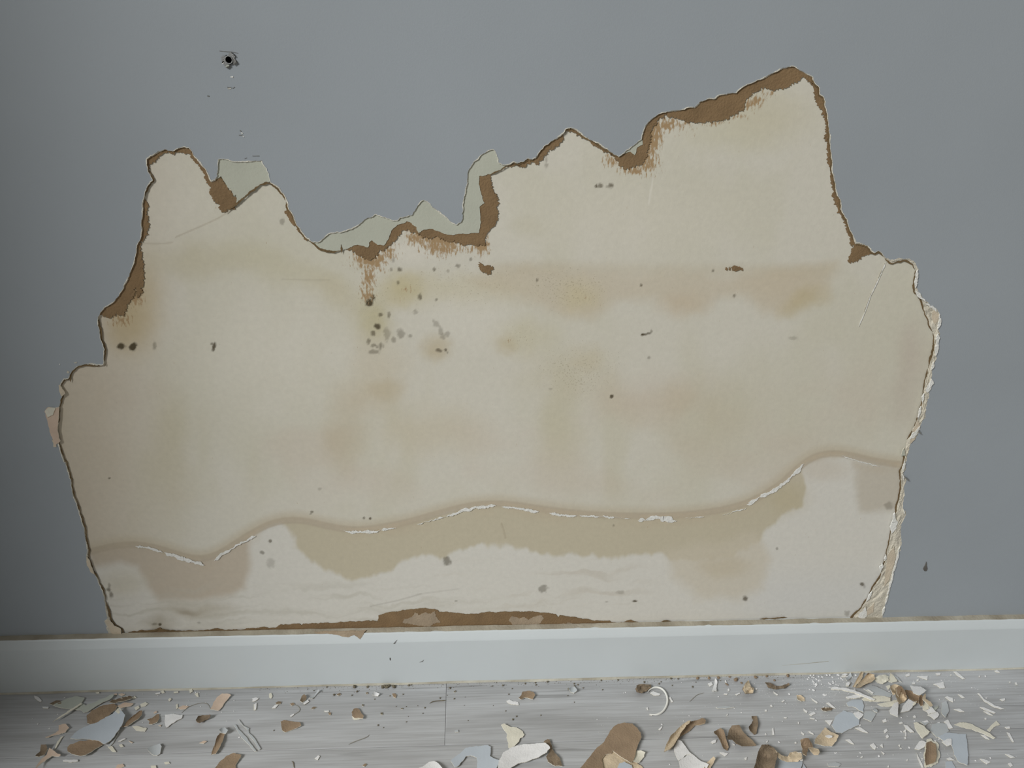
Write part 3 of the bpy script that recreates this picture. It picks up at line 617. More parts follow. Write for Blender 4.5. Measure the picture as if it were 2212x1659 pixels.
# thin dark line of torn paper just inside the edge
def dark_run(pi_, nrm, a, b, seed, off=1.2, hw=1.45):
    ribbon('torn_paper_edge', (pi_+nrm*off)[a:b], -0.00125, hw, M['brown_dark'], WALL, 2.4, 0.35, seed)
def rng_of(P, lo_pt, hi_pt):
    a = int(np.argmin(np.hypot(P[:, 0]-lo_pt[0], P[:, 1]-lo_pt[1]))); b = int(np.argmin(np.hypot(P[:, 0]-hi_pt[0], P[:, 1]-hi_pt[1]))); return a, b
for k, (p, q, hw) in enumerate((((226, 1298), (121, 920), 1.0), ((121, 920), (136, 848), 1.7), ((131, 836), (224, 789), 1.5), ((226, 782), (211, 685), 1.8), ((312, 424), (319, 368), 1.6), ((584, 393), (621, 434), 1.8), ((621, 434), (672, 523), 1.4), ((1100, 354), (1157, 341), 1.4),
        ((1217, 287), (1246, 280), 1.4), ((1246, 280), (1337, 339), 1.4), ((1755, 166), (1847, 521), 1.3), ((1849, 526), (1912, 555), 1.3))):
    a, b = rng_of(pB, p, q); dark_run(pBi, nB, a, b, 200+k, hw=hw)
nA = normals2(pAi, False); dark_run(pAi, nA, 0, len(pAi), 230)
nC = normals2(pCi, False)
for k, (p, q, hw) in enumerate((((1912, 557), (1977, 583), 1.7), ((1977, 583), (2014, 718), 1.6), ((2014, 718), (2004, 797), 1.7), ((2004, 797), (1959, 952), 1.3), ((1956, 968), (1932, 1120), 1.3), ((1932, 1120), (1904, 1238), 0.9), ((1904, 1238), (1832, 1348), 1.4))):
    a, b = rng_of(pCi, p, q); dark_run(pCi, nC, a, b, 240+k, 0.8, hw)
for k, (pts, hw) in enumerate((([(486, 460), (500, 449), (512, 440), (530, 425), (545, 412), (562, 399), (575, 395), (588, 398)], 1.5), ([(660, 513), (675, 526), (690, 538), (705, 543), (720, 544), (738, 541)], 1.7), ([(737, 528), (738, 548)], 1.2), ([(1098, 357), (1082, 367), (1060, 377)], 1.4),
        ([(300, 1366), (330, 1363), (350, 1361), (380, 1366), (440, 1365), (520, 1363), (600, 1362)], 2.0), ([(600, 1365), (760, 1361), (840, 1358), (1000, 1356), (1080, 1354), (1200, 1352)], 1.0), ([(1376, 1345), (1400, 1347)], 1.4), ([(1425, 1346), (1440, 1342), (1462, 1347)], 2.0), ([(1640, 1337), (1700, 1334)], 1.0), ([(152, 826), (153, 814)], 2.2), ([(133, 858), (140, 850)], 2.4), ([(226, 792), (228, 786)], 2.6))):
    ribbon('torn_paper_edge', pts, -0.0016, hw, M['brown_dark'], WALL, 2.2, 0.5, 270+k)
# white flaking along the tide line
for k, (pts, hw, br) in enumerate((([(292, 1180), (330, 1186), (352, 1193)], 1.6, 0), ([(354, 1194), (385, 1206), (410, 1212), (442, 1221)], 3.0, .15), ([(463, 1212), (480, 1198), (510, 1180), (552, 1157)], 2.1, .25), ([(742, 1147), (760, 1150), (800, 1150), (856, 1140)], 2.2, .25),
        ([(900, 1132), (950, 1120)], 0.9, .2), ([(945, 1120), (975, 1113), (1000, 1103), (1030, 1097), (1072, 1092)], 2.8, .2), ([(1084, 1094), (1120, 1099), (1164, 1105)], 2.6, .2), ([(1186, 1109), (1215, 1113), (1246, 1114)], 2.0, .25), ([(1252, 1114), (1300, 1116), (1362, 1121)], 1.5, .25),
        ([(1378, 1124), (1400, 1121), (1418, 1117), (1438, 1122), (1462, 1125)], 4.2, .1), ([(1480, 1119), (1522, 1117)], 1.2, .2), ([(1560, 1113), (1612, 1098)], 1.0, .45), ([(1613, 1091), (1640, 1075), (1670, 1061), (1700, 1040), (1720, 1020), (1737, 1002)], 2.8, .12), ([(1820, 985), (1850, 996), (1900, 1008)], 0.8, .2))):
    f_ = ribbon('plaster_flaking', pts, -0.0009, hw, M['white'], WALL, 1.8, 0.9, 500+k, br)
    f_['label'] = 'white flaking plaster along the tide line'
ribbon('scratch', [(1914, 566), (1898, 604), (1880, 642), (1868, 676), (1855, 706)], -0.0007, 0.9, M['white'], WALL, 2.5, 0.2, 600)
ribbon('scratch', [(1911, 568), (1895, 606), (1878, 642), (1866, 674)], -0.0006, 0.6, M['rim'], WALL, 2.5, 0.2, 601)
# nicks and marks on the painted skin
for k, (pts, hw, mm) in enumerate((([(498, 166), (504, 166)], 1.3, 'white'), ([(492, 191.5), (499, 191.5)], 0.9, 'paint_edge'), ([(491, 189), (498, 189), (503, 191), (507, 188)], 0.8, 'mark'), ([(521, 286), (524, 289)], 1.4, 'white'), ([(524, 293), (527, 296)], 1.2, 'white'), ([(518, 282), (521, 284)], 1.0, 'mark'), ([(516, 292), (524, 292)], 0.6, 'mark'),
        ([(474, 110), (490, 111.5), (500, 112)], 0.6, 'mark'), ([(500, 112), (514, 115)], 0.5, 'mark'), ([(448, 207), (452, 208)], 0.7, 'mark'), ([(545, 337), (560, 337)], 0.4, 'mark'), ([(528, 343), (533, 341)], 0.5, 'mark'), ([(160, 784), (166, 783)], 1.2, 'rim'), ([(146, 806), (148, 802)], 1.8, 'rim'), ([(128, 787), (130, 787)], 1.2, 'white'))):
    ribbon('paint_nick', pts, PY_PAINT-0.0003, hw, M[mm], WALL, 1.2, 0.1, 620+k, taper=False, thick=0.0003)
sheet('paint_scar', [(2001.5, 1214), (2002, 1222), (2003.5, 1229), (2001, 1234), (1997, 1234), (1995, 1230), (1996.5, 1225), (1999.5, 1221)], PY_PAINT-0.0012, 0.0012, [M['scuff'], M['scuff']], WALL, 0.2, 1.5, 640)

# ------------------------------------------------------------------ left wall with the window that lights the room (out of frame)
wl = bpy.data.objects.new('wall_left', None); link(wl); wl.location = (XL, 0, 0); wl.empty_display_size = 0.1
tag(wl, 'painted side wall with a window opening left of the frame', 'wall', kind='structure')
for lo_, hi_ in (((-.12, -2.6, -.02), (0, 0.03, WIN_Z0)), ((-.12, -2.6, WIN_Z1), (0, 0.03, 2.7)), ((-.12, WIN_Y0, WIN_Z0), (0, 0.03, WIN_Z1)), ((-.12, -2.6, WIN_Z0), (0, WIN_Y1, WIN_Z1))):
    box('wall_panel', lo_, hi_, M['paint'], wl)

# ------------------------------------------------------------------ baseboard
def profile(name, prof, mats, parent, xa=XL, xb=1.5, n=1):
    xs = np.linspace(xa, xb, n+1); V = []; F = []; K = len(prof)
    for x in xs:
        for (y, z) in prof: V.append((x, y, z))
    for i in range(n):
        for k in range(K): F.append((i*K+k, i*K+(k+1) % K, (i+1)*K+(k+1) % K, (i+1)*K+k))
    F.append(tuple(range(K))); F.append(tuple(n*K+k for k in reversed(range(K))))
    return mesh_obj(name, V, F, mats, parent)
BZ1, BZ0 = 0.0837, 0.0734
BASE = profile('baseboard_back', [(0.002, 0.0), (-0.015, 0.0), (-0.015, BZ0-0.0012), (-0.0147, BZ0), (-0.0138, BZ0+0.0022), (-0.0122, BZ0+0.0055), (-0.0105, BZ0+0.0088), (-0.0092, BZ1), (0.002, BZ1)], M['base_paint'], None)
tag(BASE, 'white gloss baseboard with rounded top edge and dirty caulk', 'baseboard', kind='structure')
def caulk(name, y0, y1, z, mat_, wob, seed, n=900):
    xs = np.linspace(XL, 1.5, n+1); a = vnoise(xs*55, xs*0, seed); b = vnoise(xs*140, xs*0+4, seed+3)
    zz = z+wob*(a-0.4)+wob*0.5*(b-0.5); yf = y1+0.0008*(b-0.5)
    V = [(x, y0, z0_+0.0012) for x, z0_ in zip(xs, zz)]+[(x, yy, z0_) for x, yy, z0_ in zip(xs, yf, zz)]+[(x, yy-0.0004, z-0.0016) for x, yy in zip(xs, yf)]
    F = []
    for i in range(n):
        F += [(i, i+1, n+2+i, n+1+i), (n+1+i, n+2+i, 2*n+3+i, 2*n+2+i)]
    return mesh_obj(name, V, F, mat_, BASE)
caulk('caulk_bead', -0.0016, -0.0088, BZ1+0.0002, M['caulk'], 0.0009, 5)
# lower caulk: a small fillet against the floor
xs = np.linspace(XL, 1.5, 700); ww = 0.0008+0.0014*vnoise(xs*22, xs*0, 8); hh = 0.0012+0.0022*vnoise(xs*14, xs*0+7, 9)
V = [(x, -0.0151, h) for x, h in zip(xs, hh)]+[(x, -0.0155-w_*0.5, h*0.4) for x, w_, h in zip(xs, ww, hh)]+[(x, -0.0152-w_, 0.0002) for x, w_ in zip(xs, ww)]
n_ = len(xs); F = [f for i in range(n_-1) for f in ((i, i+1, n_+i+1, n_+i), (n_+i, n_+i+1, 2*n_+i+1, 2*n_+i))]
mesh_obj('caulk_fillet', V, F, M['caulk_low'], BASE, smooth_=True)
def on_board(px, py):
    """pixel -> the visible baseboard surface (ledge, rounded edge or face), a hair proud"""
    P = on_wall(px, py, -0.0152); 
    Q = on_wall(px, py, -0.0122); m = P[:, 2] > BZ0; P[m] = Q[m]
    # follow the rounded edge
    for i in range(len(P)):
        if m[i]:
            for yy in np.linspace(-0.0152, -0.0006, 60):
                q = on_wall(np.array(px[i]), np.array(py[i]), yy)
                ztop = np.interp(yy, [-0.015, -0.0147, -0.0138, -0.0122, -0.0105, -0.0092, 0.0], [BZ0-0.0012, BZ0, BZ0+0.0022, BZ0+0.0055, BZ0+0.0088, BZ1+0.0012, BZ1+0.0022])
                if q[2] <= ztop+0.0010: P[i] = q; break
            else: P[i] = on_wall(np.array(px[i]), np.array(py[i]), -0.004)
    return P
def board_patch(name, poly, m, seed, amp=0.6):
    p = jag(poly, amp, 2.4, True, seed)
    gx_, gy_ = np.meshgrid(np.arange(p[:, 0].min(), p[:, 0].max(), 3.0), np.arange(p[:, 1].min(), p[:, 1].max(), 2.0))
    kk = sdf(gx_, gy_, [tuple(q) for q in p]) < -1.0
    c2, e, f2, _, _, _ = delaunay_2d_cdt([Vector(q) for q in p]+[Vector(q) for q in zip(gx_[kk], gy_[kk])], [], [list(range(len(p)))], 1, 1e-4)
    c2 = np.array([tuple(v) for v in c2]); P = on_board(c2[:, 0], c2[:, 1])
    return mesh_obj(name, P, f2, m, BASE)
b_ = board_patch('chipped_paint', [(677, 1364), (720, 1363), (790, 1361), (786, 1368), (778, 1382), (771, 1375), (765, 1372), (752, 1376), (738, 1375), (728, 1371), (700, 1369), (686, 1368)], M['brown_grey'], 5)
b_['label'] = 'brown chipped spot'
board_patch('scuff', [(849, 1391), (856, 1383), (859, 1382), (853, 1391)], M['mark'], 6, 0.2)
board_patch('scuff', [(841.5, 1421), (844, 1421), (844, 1427), (842, 1426)], M['scuff'], 7, 0.1)
board_patch('scuff', [(905, 1431), (912, 1428), (916, 1425), (913, 1430)], M['mark'], 8, 0.1)
board_patch('scuff', [(1690, 1437), (1740, 1433), (1790, 1428), (1790, 1428.9), (1740, 1433.9), (1690, 1437.6)], M['caulk_low'], 9, 0.1)

# ------------------------------------------------------------------ floor and planks
FLOOR = box('floor', (XL-0.12, -2.6, -0.03), (1.6, 0.03, -0.0085), M['core'])
tag(FLOOR, 'grey wood effect laminate floor covered with plaster debris', 'floor', kind='structure')
def plank(x0, x1, y0, y1, mt, z=0.0):
    c = 0.0006; g = 0.00015
    x0 += g; x1 -= g; y0 += g; y1 -= g
    V = [(x0, y0, -0.008), (x1, y0, -0.008), (x1, y1, -0.008), (x0, y1, -0.008), (x0, y0, z-0.0004), (x1, y0, z-0.0004), (x1, y1, z-0.0004), (x0, y1, z-0.0004),
         (x0+c, y0+c, z), (x1-c, y0+c, z), (x1-c, y1-c, z), (x0+c, y1-c, z)]
    F = [(3, 2, 1, 0), (8, 9, 10, 11)]
    for i in range(4):
        j = (i+1) % 4; F += [(i, j, 4+j, 4+i), (4+i, 4+j, 8+j, 8+i)]
    return mesh_obj('plank', V, F, mt, FLOOR)
SEAM = -0.1107
xj = -0.0270
rows = [(SEAM, 0.0), (SEAM-0.19, SEAM), (SEAM-0.38, SEAM-0.19), (SEAM-0.57, SEAM-0.38), (SEAM-0.76, SEAM-0.57)]
for ri, (ya, yb) in enumerate(rows):
    joints = [XL-0.1, xj, 1.58] if ri == 0 else ([XL-0.1, -0.72, 0.86, 1.58] if ri % 2 else [XL-0.1, 0.2, 1.58])
    for k in range(len(joints)-1):
        plank(joints[k], joints[k+1], ya, yb, plank_mat('laminate_plank', ri*3.3+k*7.1))

# ------------------------------------------------------------------ wall anchor (hollow metal fixing left in the wall)
an = bpy.data.objects.new('wall_anchor', None); link(an); an.location = tuple(AC); an.empty_display_size = 0.01
tag(an, 'metal wall anchor with flanged collar and round dark hole in blue grey paint', 'wall anchor')
def local(P): return np.asarray(P)-AC
AS = 1508/100.0
def az(pts): return [(440+x/AS, 90+y/AS) for x, y in pts]
def anchor_plate(name, pts, m, yf, th, seed, side=None):
    p = jag(az(pts), 0.25, 1.0, True, seed); fr = on_wall(p[:, 0], p[:, 1], yf); bk = fr.copy(); bk[:, 1] += th
    V, F, mi = prism(local(fr), local(bk)); return mesh_obj(name, V, F, [m, side or m], an, mi)
yA = PY_PAINT
fp = jag(az([(570, 500), (640, 465), (700, 490), (770, 450), (860, 330), (930, 360), (1030, 490), (985, 535), (1075, 640), (1085, 680), (990, 745), (920, 700), (850, 740), (850, 820), (770, 855), (680, 800), (650, 720), (595, 690), (590, 600)]), 0.2, 1.0, True, 5)
fr = on_wall(fp[:, 0], fp[:, 1], yA-0.0009); bk = fr.copy(); bk[:, 1] += 0.0009
hr = np.stack([AC[0]+0.0029*np.cos(ang), np.full(24, yA-0.0009), AC[2]+0.0029*np.sin(ang)], -1); hrb = hr.copy(); hrb[:, 1] += 0.0009
V, F, mi = prism(local(fr), local(bk), [(local(hr), local(hrb))])
mesh_obj('flange', V, F, [M['metal'], M['scuff']], an, mi)
# sleeve ring and bore
def ring_mesh(r0, r1, ya, yb):
    V = []; F = []; n = 28; cs = [(r1, yb), (r1, ya+0.0003), ((r0+r1)/2, ya), (r0, ya+0.0003), (r0, 0.024)]
    for i in range(n):
        t = 2*math.pi*i/n
        for r, y in cs: V.append((r*math.cos(t), y-AC[1], r*math.sin(t)))
    K = len(cs)
    for i in range(n):
        j = (i+1) % n
        for k in range(K-1): F.append((i*K+k, i*K+k+1, j*K+k+1, j*K+k))
    return V, F
V, F = ring_mesh(0.00275, 0.0036, yA-0.0019, yA-0.0005)
sl_ = mesh_obj('sleeve', V, F, M['metal'], an, smooth_=True)
V = []; F = []; n = 24
for y in (yA-0.0012, 0.026):
    for i in range(n): V.append((0.0027*math.cos(2*math.pi*i/n), y-AC[1], 0.0027*math.sin(2*math.pi*i/n)))
for i in range(n): F.append((i, (i+1) % n, n+(i+1) % n, n+i))
F.append(tuple(range(n, 2*n)))
mesh_obj('bore', V, F, M['black'], an)
for k, (pts, mm) in enumerate((([(690, 470), (740, 425), (785, 450), (770, 480), (710, 500)], 'black'), ([(590, 660), (640, 635), (660, 660), (600, 700)], 'black'), ([(598, 715), (660, 672), (668, 692), (620, 725)], 'white'), ([(900, 345), (970, 390), (1035, 470), (1030, 500), (990, 440), (900, 360)], 'black'), ([(690, 830), (770, 850), (850, 815), (845, 760), (865, 800), (780, 868)], 'scuff'), ([(960, 735), (1000, 735), (1080, 670), (1090, 690), (1000, 760)], 'scuff'), ([(830, 740), (930, 685), (940, 700), (850, 755)], 'black'), ([(900, 640), (930, 600), (940, 625), (915, 665)], 'white'), ([(700, 800), (800, 750), (830, 760), (810, 800), (730, 820)], 'f_sage'), ([(960, 600), (990, 560), (1060, 640), (1040, 690), (980, 700)], 'mark'))):
    anchor_plate('burr_shading', pts, M[mm], yA-0.0012-0.00005*k, 0.0003, 700+k)  # flange shade and reflections painted as dark and white plates among the burrs

# ------------------------------------------------------------------ debris on the floor
ZONES = {'F1': (0, 1420, 3.95), 'F2': (500, 1420, 3.95), 'F3': (880, 1420, 3.95), 'F4': (1340, 1420, 2212/460), 'F5': (1760, 1420, 2212/452), 'P': (0, 0, 1.0),
         'G': (1820, 1430, 2212/240), 'H': (1560, 1430, 2173/300)}
YB = -0.0165
def zpx(zone, pts):
    ox, oy, s = ZONES[zone]; return np.array([(ox+x/s, oy+y/s) for x, y in pts])
def lay_pts(p, z):
    """pixels -> points lying at height z on the floor; those beyond the baseboard face lean on it"""
    P = on_floor(p[:, 0], p[:, 1], z); m = P[:, 1] > YB
    if m.any(): P[m] = on_wall(p[m, 0], p[m, 1], YB)
    return P
def flake(name, zone, pts, m, label, cat='paint flake', group=None, lvl=0.0, th=0.0008, curl=0.0, curl2=0.0, tilt=(0, 0), amp=0.5, step=2.2, edge='f_edge', crumple=0.0, seed=None):
    p = zpx(zone, pts)
    cut = [i for i in range(len(p)) if p[i, 1] > 1658.5]           # pieces that run on below the photo end in a ragged curve there
    if len(cut) >= 2:
        i0, i1 = (cut[0], cut[-1]) if cut[-1]-cut[0] == len(cut)-1 else (cut[-1], cut[0])
        a_, b_ = p[i0].copy(), p[i1].copy(); w_ = np.hypot(*(a_-b_))
        ext = [a_*0.75+b_*0.25+(2, 4+0.16*w_), a_*0.45+b_*0.55+(-2, 6+0.22*w_), a_*0.15+b_*0.85+(1, 3+0.10*w_)]
        p = np.vstack([p[:i0+1], ext, p[i0+1:]]) if i1 == i0+1 or i1 == 0 else p
    sd = seed if seed is not None else int(p[:, 0].sum()+p[:, 1].sum()) % 9973
    area = 0.5*abs(np.dot(p[:, 0], np.roll(p[:, 1], 1))-np.dot(p[:, 1], np.roll(p[:, 0], 1)))
    st = step if area > 150 else 1.6
    p = jag(p, amp if area > 150 else amp*0.5, st, True, sd)
    n = len(p); c = p.mean(0)
    pts2 = [Vector(q) for q in p]
    sp = max(3.0, math.sqrt(area)/7)
    if area > 120 and (curl or curl2 or crumple):
        gx_, gy_ = np.meshgrid(np.arange(p[:, 0].min(), p[:, 0].max(), sp), np.arange(p[:, 1].min(), p[:, 1].max(), sp))
        d = sdf(gx_, gy_, [tuple(q) for q in p]); k = d < -sp*0.45
        pts2 += [Vector((a, b)) for a, b in zip(gx_[k], gy_[k])]
    co, _, fc, *_ = delaunay_2d_cdt(pts2, [], [list(range(n))], 1, 1e-3)
    q = np.array([tuple(v) for v in co])
    # principal axes for bending
    u_, s_, vt = np.linalg.svd(p-c, full_matrices=False)
    a1 = (q-c)@vt[0]; a2 = (q-c)@vt[1]; L1 = np.abs(a1).max()+1e-6; L2 = np.abs(a2).max()+1e-6
    z = 0.0004+th+lvl*0.001+curl*(a1/L1)**2+curl2*(a2/L2)**2+np.maximum(0, tilt[0]*(a1/L1+1)/2+tilt[1]*(a2/L2+1)/2)
    if crumple: z = z+0.55*crumple*(vnoise(q[:, 0]/9.0+sd, q[:, 1]/9.0, sd)+0.4*vnoise(q[:, 0]/3.5+sd, q[:, 1]/3.5, sd+1))
    top = lay_pts(q, z); bot = top.copy(); bot[:, 2] = np.maximum(bot[:, 2]-th, 0.00015)
    wallm = top[:, 1] >= YB-1e-6; bot[wallm, 1] = top[wallm, 1]+th*0.8
    bb = len(q); V = np.vstack([top, bot]); F = []; mi = []
    for f in fc:
        v = [Vector(top[i]) for i in f[:3]]
        nr = (v[1]-v[0]).cross(v[2]-v[0]); view = Vector(CAM)-v[0]
        f = tuple(f) if nr.dot(view) > 0 else tuple(reversed(f))
        F.append(f); mi.append(0); F.append(tuple(bb+i for i in reversed(f))); mi.append(1)
    cnt = {}
    for f in fc:
        for i in range(len(f)):
            e = (f[i], f[(i+1) % len(f)]); cnt[tuple(sorted(e))] = cnt.get(tuple(sorted(e)), 0)+1
    for (a, b), k in cnt.items():
        if k == 1: F.append((a, b, bb+b, bb+a)); mi.append(1)
    org = V.mean(0); org[2] = V[:, 2].min()
    o = mesh_obj(name, V-org, F, [M[m], M[edge]], None, mi)
    o.location = tuple(org)
    return tag(o, label, cat, group)
def tube(name, zone, pts, r, m, label, cat, z0=0.0, zf=None, taper=True, sides=8):
    p = zpx(zone, pts)
    for _ in range(3): p = np.vstack([p[:1]]+[np.stack([0.75*p[i]+0.25*p[i+1], 0.25*p[i]+0.75*p[i+1]]) for i in range(len(p)-1)]+[p[-1:]])
    p = resample(p, 2.0); N = len(p); t = np.linspace(0, 1, N)
    z = r+z0+(zf(t) if zf else 0*t); P = lay_pts(p, z)
    rr = r*(np.minimum(1, 0.35+4*np.minimum(t, 1-t)) if taper else np.ones(N))
    T = np.gradient(P, axis=0); T /= np.linalg.norm(T, axis=1)[:, None]
    V = []; F = []
    for i in range(N):
        s_ = np.cross(T[i], [0, 0, 1.0]); s_ /= np.linalg.norm(s_); u_ = np.cross(s_, T[i])
        for k in range(sides):
            a = 2*math.pi*k/sides; V.append(P[i]+rr[i]*(math.cos(a)*s_+math.sin(a)*u_))
    for i in range(N-1):
        for k in range(sides):
            j = (k+1) % sides; F.append((i*sides+k, i*sides+j, (i+1)*sides+j, (i+1)*sides+k))
    F += [tuple(range(sides)), tuple((N-1)*sides+k for k in reversed(range(sides)))]
    V = np.array(V); org = V.mean(0); org[2] = V[:, 2].min()
    o = mesh_obj(name, V-org, F, M[m], None, smooth_=True); o.location = tuple(org)
    return tag(o, label, cat)
def curl_strip(name, zone, pts, width, arc, m, label, cat='paper curl', lift=0.0, roll=0.0, edge='f_edge', th=0.0007):
    """strip of paper rolled about its length: path in pixels, width in metres, arc in degrees"""
    p = resample(zpx(zone, pts), 2.5); N = len(p); t = np.linspace(0, 1, N)
    P = lay_pts(p, 0.0006+lift*t); T = np.gradient(P, axis=0); T /= np.linalg.norm(T, axis=1)[:, None]
    A_ = math.radians(arc); R = width/A_; K = 9; V = []; F = []; mi = []
    for side in (0, 1):
        for i in range(N):
            s_ = np.cross(T[i], [0, 0, 1.0]); s_ /= np.linalg.norm(s_)
            wv_ = math.sqrt(max(0.05, 1-(2*t[i]-1)**4))*(0.85+0.3*vnoise(np.array(i/3.0), np.array(1.3), 5))
            for k in range(K):
                a = (k/(K-1)-0.5)*A_*wv_+roll; r_ = R-side*th
                V.append(P[i]+s_*r_*math.sin(a)+np.array([0, 0, 1.0])*(R-r_*math.cos(a)))
    B0 = N*K
    for i in range(N-1):
        for k in range(K-1):
            a = i*K+k; F += [(a, a+1, a+K+1, a+K), (B0+a, B0+a+K, B0+a+K+1, B0+a+1)]; mi += [1, 0]
        for k in (0, K-1): F.append((i*K+k, (i+1)*K+k, B0+(i+1)*K+k, B0+i*K+k)); mi.append(1)
    V = np.array(V); V[:, 2] -= min(0, V[:, 2].min()-0.0002); V[:, 1] = np.minimum(V[:, 1], YB)
    org = V.mean(0); org[2] = V[:, 2].min()
    o = mesh_obj(name, V-org, F, [M[m], M[edge]], None, mi, True); o.location = tuple(org)
    return tag(o, label, cat)

fk = flake
# ---- left side
fk('paint_flake', 'F1', [(450, 405), (590, 345), (640, 330), (720, 345), (700, 385), (730, 410), (830, 370), (940, 325), (965, 320), (940, 350), (830, 410), (760, 455), (715, 470), (690, 450), (600, 440), (500, 425)], 'f_sage', 'notched grey green paint flake beside the baseboard at far left', lvl=1, curl=.002)
fk('plaster_sliver', 'F1', [(690, 388), (701, 396), (590, 470), (450, 549), (575, 460)], 'f_cream', 'thin pale splinter lying across the grey green flake', 'plaster sliver', lvl=3.5)
fk('paper_flake', 'F1', [(740, 490), (790, 450), (880, 410), (970, 395), (1000, 415), (985, 445), (930, 490), (900, 540), (840, 560), (770, 570), (745, 560)], 'f_brown', 'tan brown paper scrap tucked behind the large dark blue sheet', 'paper flake', lvl=0.5, crumple=.002)
fk('paper_flake', 'F1', [(930, 385), (960, 360), (1040, 345), (1110, 325), (1132, 335), (1110, 355), (1040, 375), (980, 390)], 'f_dark', 'long dark brown scrap under the baseboard above the blue sheet', 'paper flake', lvl=2, curl2=.003)
fk('paint_flake', 'F1', [(595, 690), (640, 640), (720, 590), (830, 555), (900, 510), (960, 480), (1010, 440), (1040, 460), (1065, 490), (1050, 560), (1010, 620), (975, 680), (930, 720), (890, 740), (840, 710), (740, 695), (660, 700)], 'f_blue', 'large dull blue paint sheet with a pointed lower edge at left', lvl=3, curl=.003)
fk('paper_flake', 'F1', [(575, 770), (600, 740), (690, 715), (800, 705), (860, 715), (875, 745), (800, 790), (730, 830), (680, 840), (610, 825), (575, 800)], 'f_brown', 'wide brown paper scrap sticking out below the large blue sheet', 'paper flake', lvl=1, curl2=.004)
fk('paper_flake', 'F1', [(1060, 580), (1090, 530), (1140, 490), (1185, 455), (1215, 450), (1210, 490), (1170, 530), (1120, 560), (1090, 585), (1040, 592)], 'f_brown', 'slanting tan brown scrap just right of the large blue sheet', 'paper flake', lvl=1, curl2=.003)
fk('paper_flake', 'F1', [(1255, 530), (1300, 515), (1340, 485), (1362, 480), (1360, 520), (1340, 555), (1300, 572), (1270, 570), (1275, 545)], 'f_brown', 'small brown leaf shaped scrap left of the cream triangle', 'paper flake', curl2=.003)
fk('plaster_flake', 'F1', [(1405, 490), (1480, 483), (1555, 492), (1550, 515), (1490, 550), (1420, 595), (1405, 560)], 'f_white', 'cream triangular plaster flake with a brown speck', 'plaster flake', lvl=0.5)
fk('plaster_chip', 'F1', [(1130, 590), (1170, 585), (1250, 605), (1235, 630), (1160, 620)], 'f_cream', 'oblong cream chip below the slanting tan brown scrap', 'plaster chip')
fk('paper_flake', 'F1', [(1670, 530), (1690, 500), (1740, 490), (1795, 492), (1790, 515), (1740, 540), (1700, 555), (1680, 550)], 'f_dark', 'small cupped dark brown scrap beside the grey hair', 'paper flake', curl=.005, curl2=.003, edge='f_brown')
fk('paper_flake', 'F1', [(1795, 440), (1850, 340), (1895, 310), (1960, 312), (1970, 320), (1880, 440), (1860, 452)], 'f_pink', 'pinkish rectangular paper scrap by the baseboard', 'paper flake', lvl=0.5, curl=.002)
tube('hair', 'F1', [(1550, 475), (1590, 435), (1640, 408), (1720, 385), (1775, 395), (1795, 440)], 0.0004, 'thread', 'fine grey hair looping between cream triangle and pinkish scrap', 'hair')
fk('paint_flake', 'F1', [(1255, 775), (1320, 750), (1365, 735), (1375, 760), (1365, 820), (1340, 840), (1300, 830), (1270, 800)], 'f_bluepale', 'small grey blue paint flake with cracked right edge', lvl=0.5, curl=.002)
fk('paper_flake', 'F1', [(1800, 830), (1820, 770), (1850, 690), (1875, 650), (1920, 640), (1905, 700), (1880, 760), (1840, 820)], 'f_brown', 'narrow upright tan brown strip with a pale curled tip', 'paper flake', lvl=1, curl2=.003)
fk('plaster_chip', 'F1', [(1868, 620), (1885, 600), (1920, 595), (1945, 620), (1925, 650), (1890, 645)], 'f_bluepale', 'pale curled bit at the tip of the narrow tan brown strip', 'plaster chip', lvl=3, curl=.003)
fk('paper_flake', 'F1', [(1830, 948), (1880, 880), (1940, 840), (1990, 820), (2060, 830), (2040, 870), (2010, 920), (2015, 948)], 'f_brown', 'brown paper scrap with white crumbs cut by the lower frame edge at left', 'paper flake', lvl=0.5, curl=.002)
fk('paint_flake', 'F1', [(1995, 575), (2010, 575), (2100, 680), (2190, 800), (2172, 802), (2060, 682)], 'f_bluepale', 'straight pale grey blue sliver, left of a pair', 'paint sliver', lvl=0.3)
fk('paint_flake', 'F2', [(60, 530), (100, 580), (150, 600), (145, 640), (200, 690), (250, 780), (235, 790), (190, 710), (140, 650), (130, 610), (75, 560)], 'f_bluepale', 'crooked grey blue sliver, right of a pair', 'paint sliver', lvl=0.3)
fk('paper_flake', 'F1', [(300, 840), (345, 800), (350, 745), (395, 740), (400, 780), (380, 830), (330, 850)], 'f_dark', 'dark brown torn scrap at the far left near the lower edge', 'paper flake', lvl=0.5, curl=.006)
fk('paper_flake', 'F1', [(350, 870), (400, 830), (420, 770), (450, 790), (490, 820), (520, 830), (500, 845), (450, 840), (400, 870), (355, 900), (300, 948), (330, 900)], 'f_pink', 'pale twisted paper strip in front of the dark brown scrap', 'paper flake', lvl=2.5, curl=.004)
fk('plaster_flake', 'F1', [(500, 580), (560, 565), (590, 600), (560, 640), (500, 655), (390, 685), (385, 678), (470, 645), (500, 620)], 'f_pink', 'dull pale flake with a long tail left of the blue sheet', 'plaster flake', lvl=0.5, curl=.002)
fk('plaster_sliver', 'F1', [(540, 670), (525, 690), (480, 770), (462, 785), (490, 720), (520, 678)], 'f_cream', 'short pale splinter under the tailed flake at left', 'plaster sliver', lvl=0.3)
fk('plaster_chip', 'F1', [(535, 875), (660, 870), (665, 885), (600, 895), (540, 890)], 'f_white', 'flat white chip under the wide brown scrap', 'plaster chip', lvl=0.5)
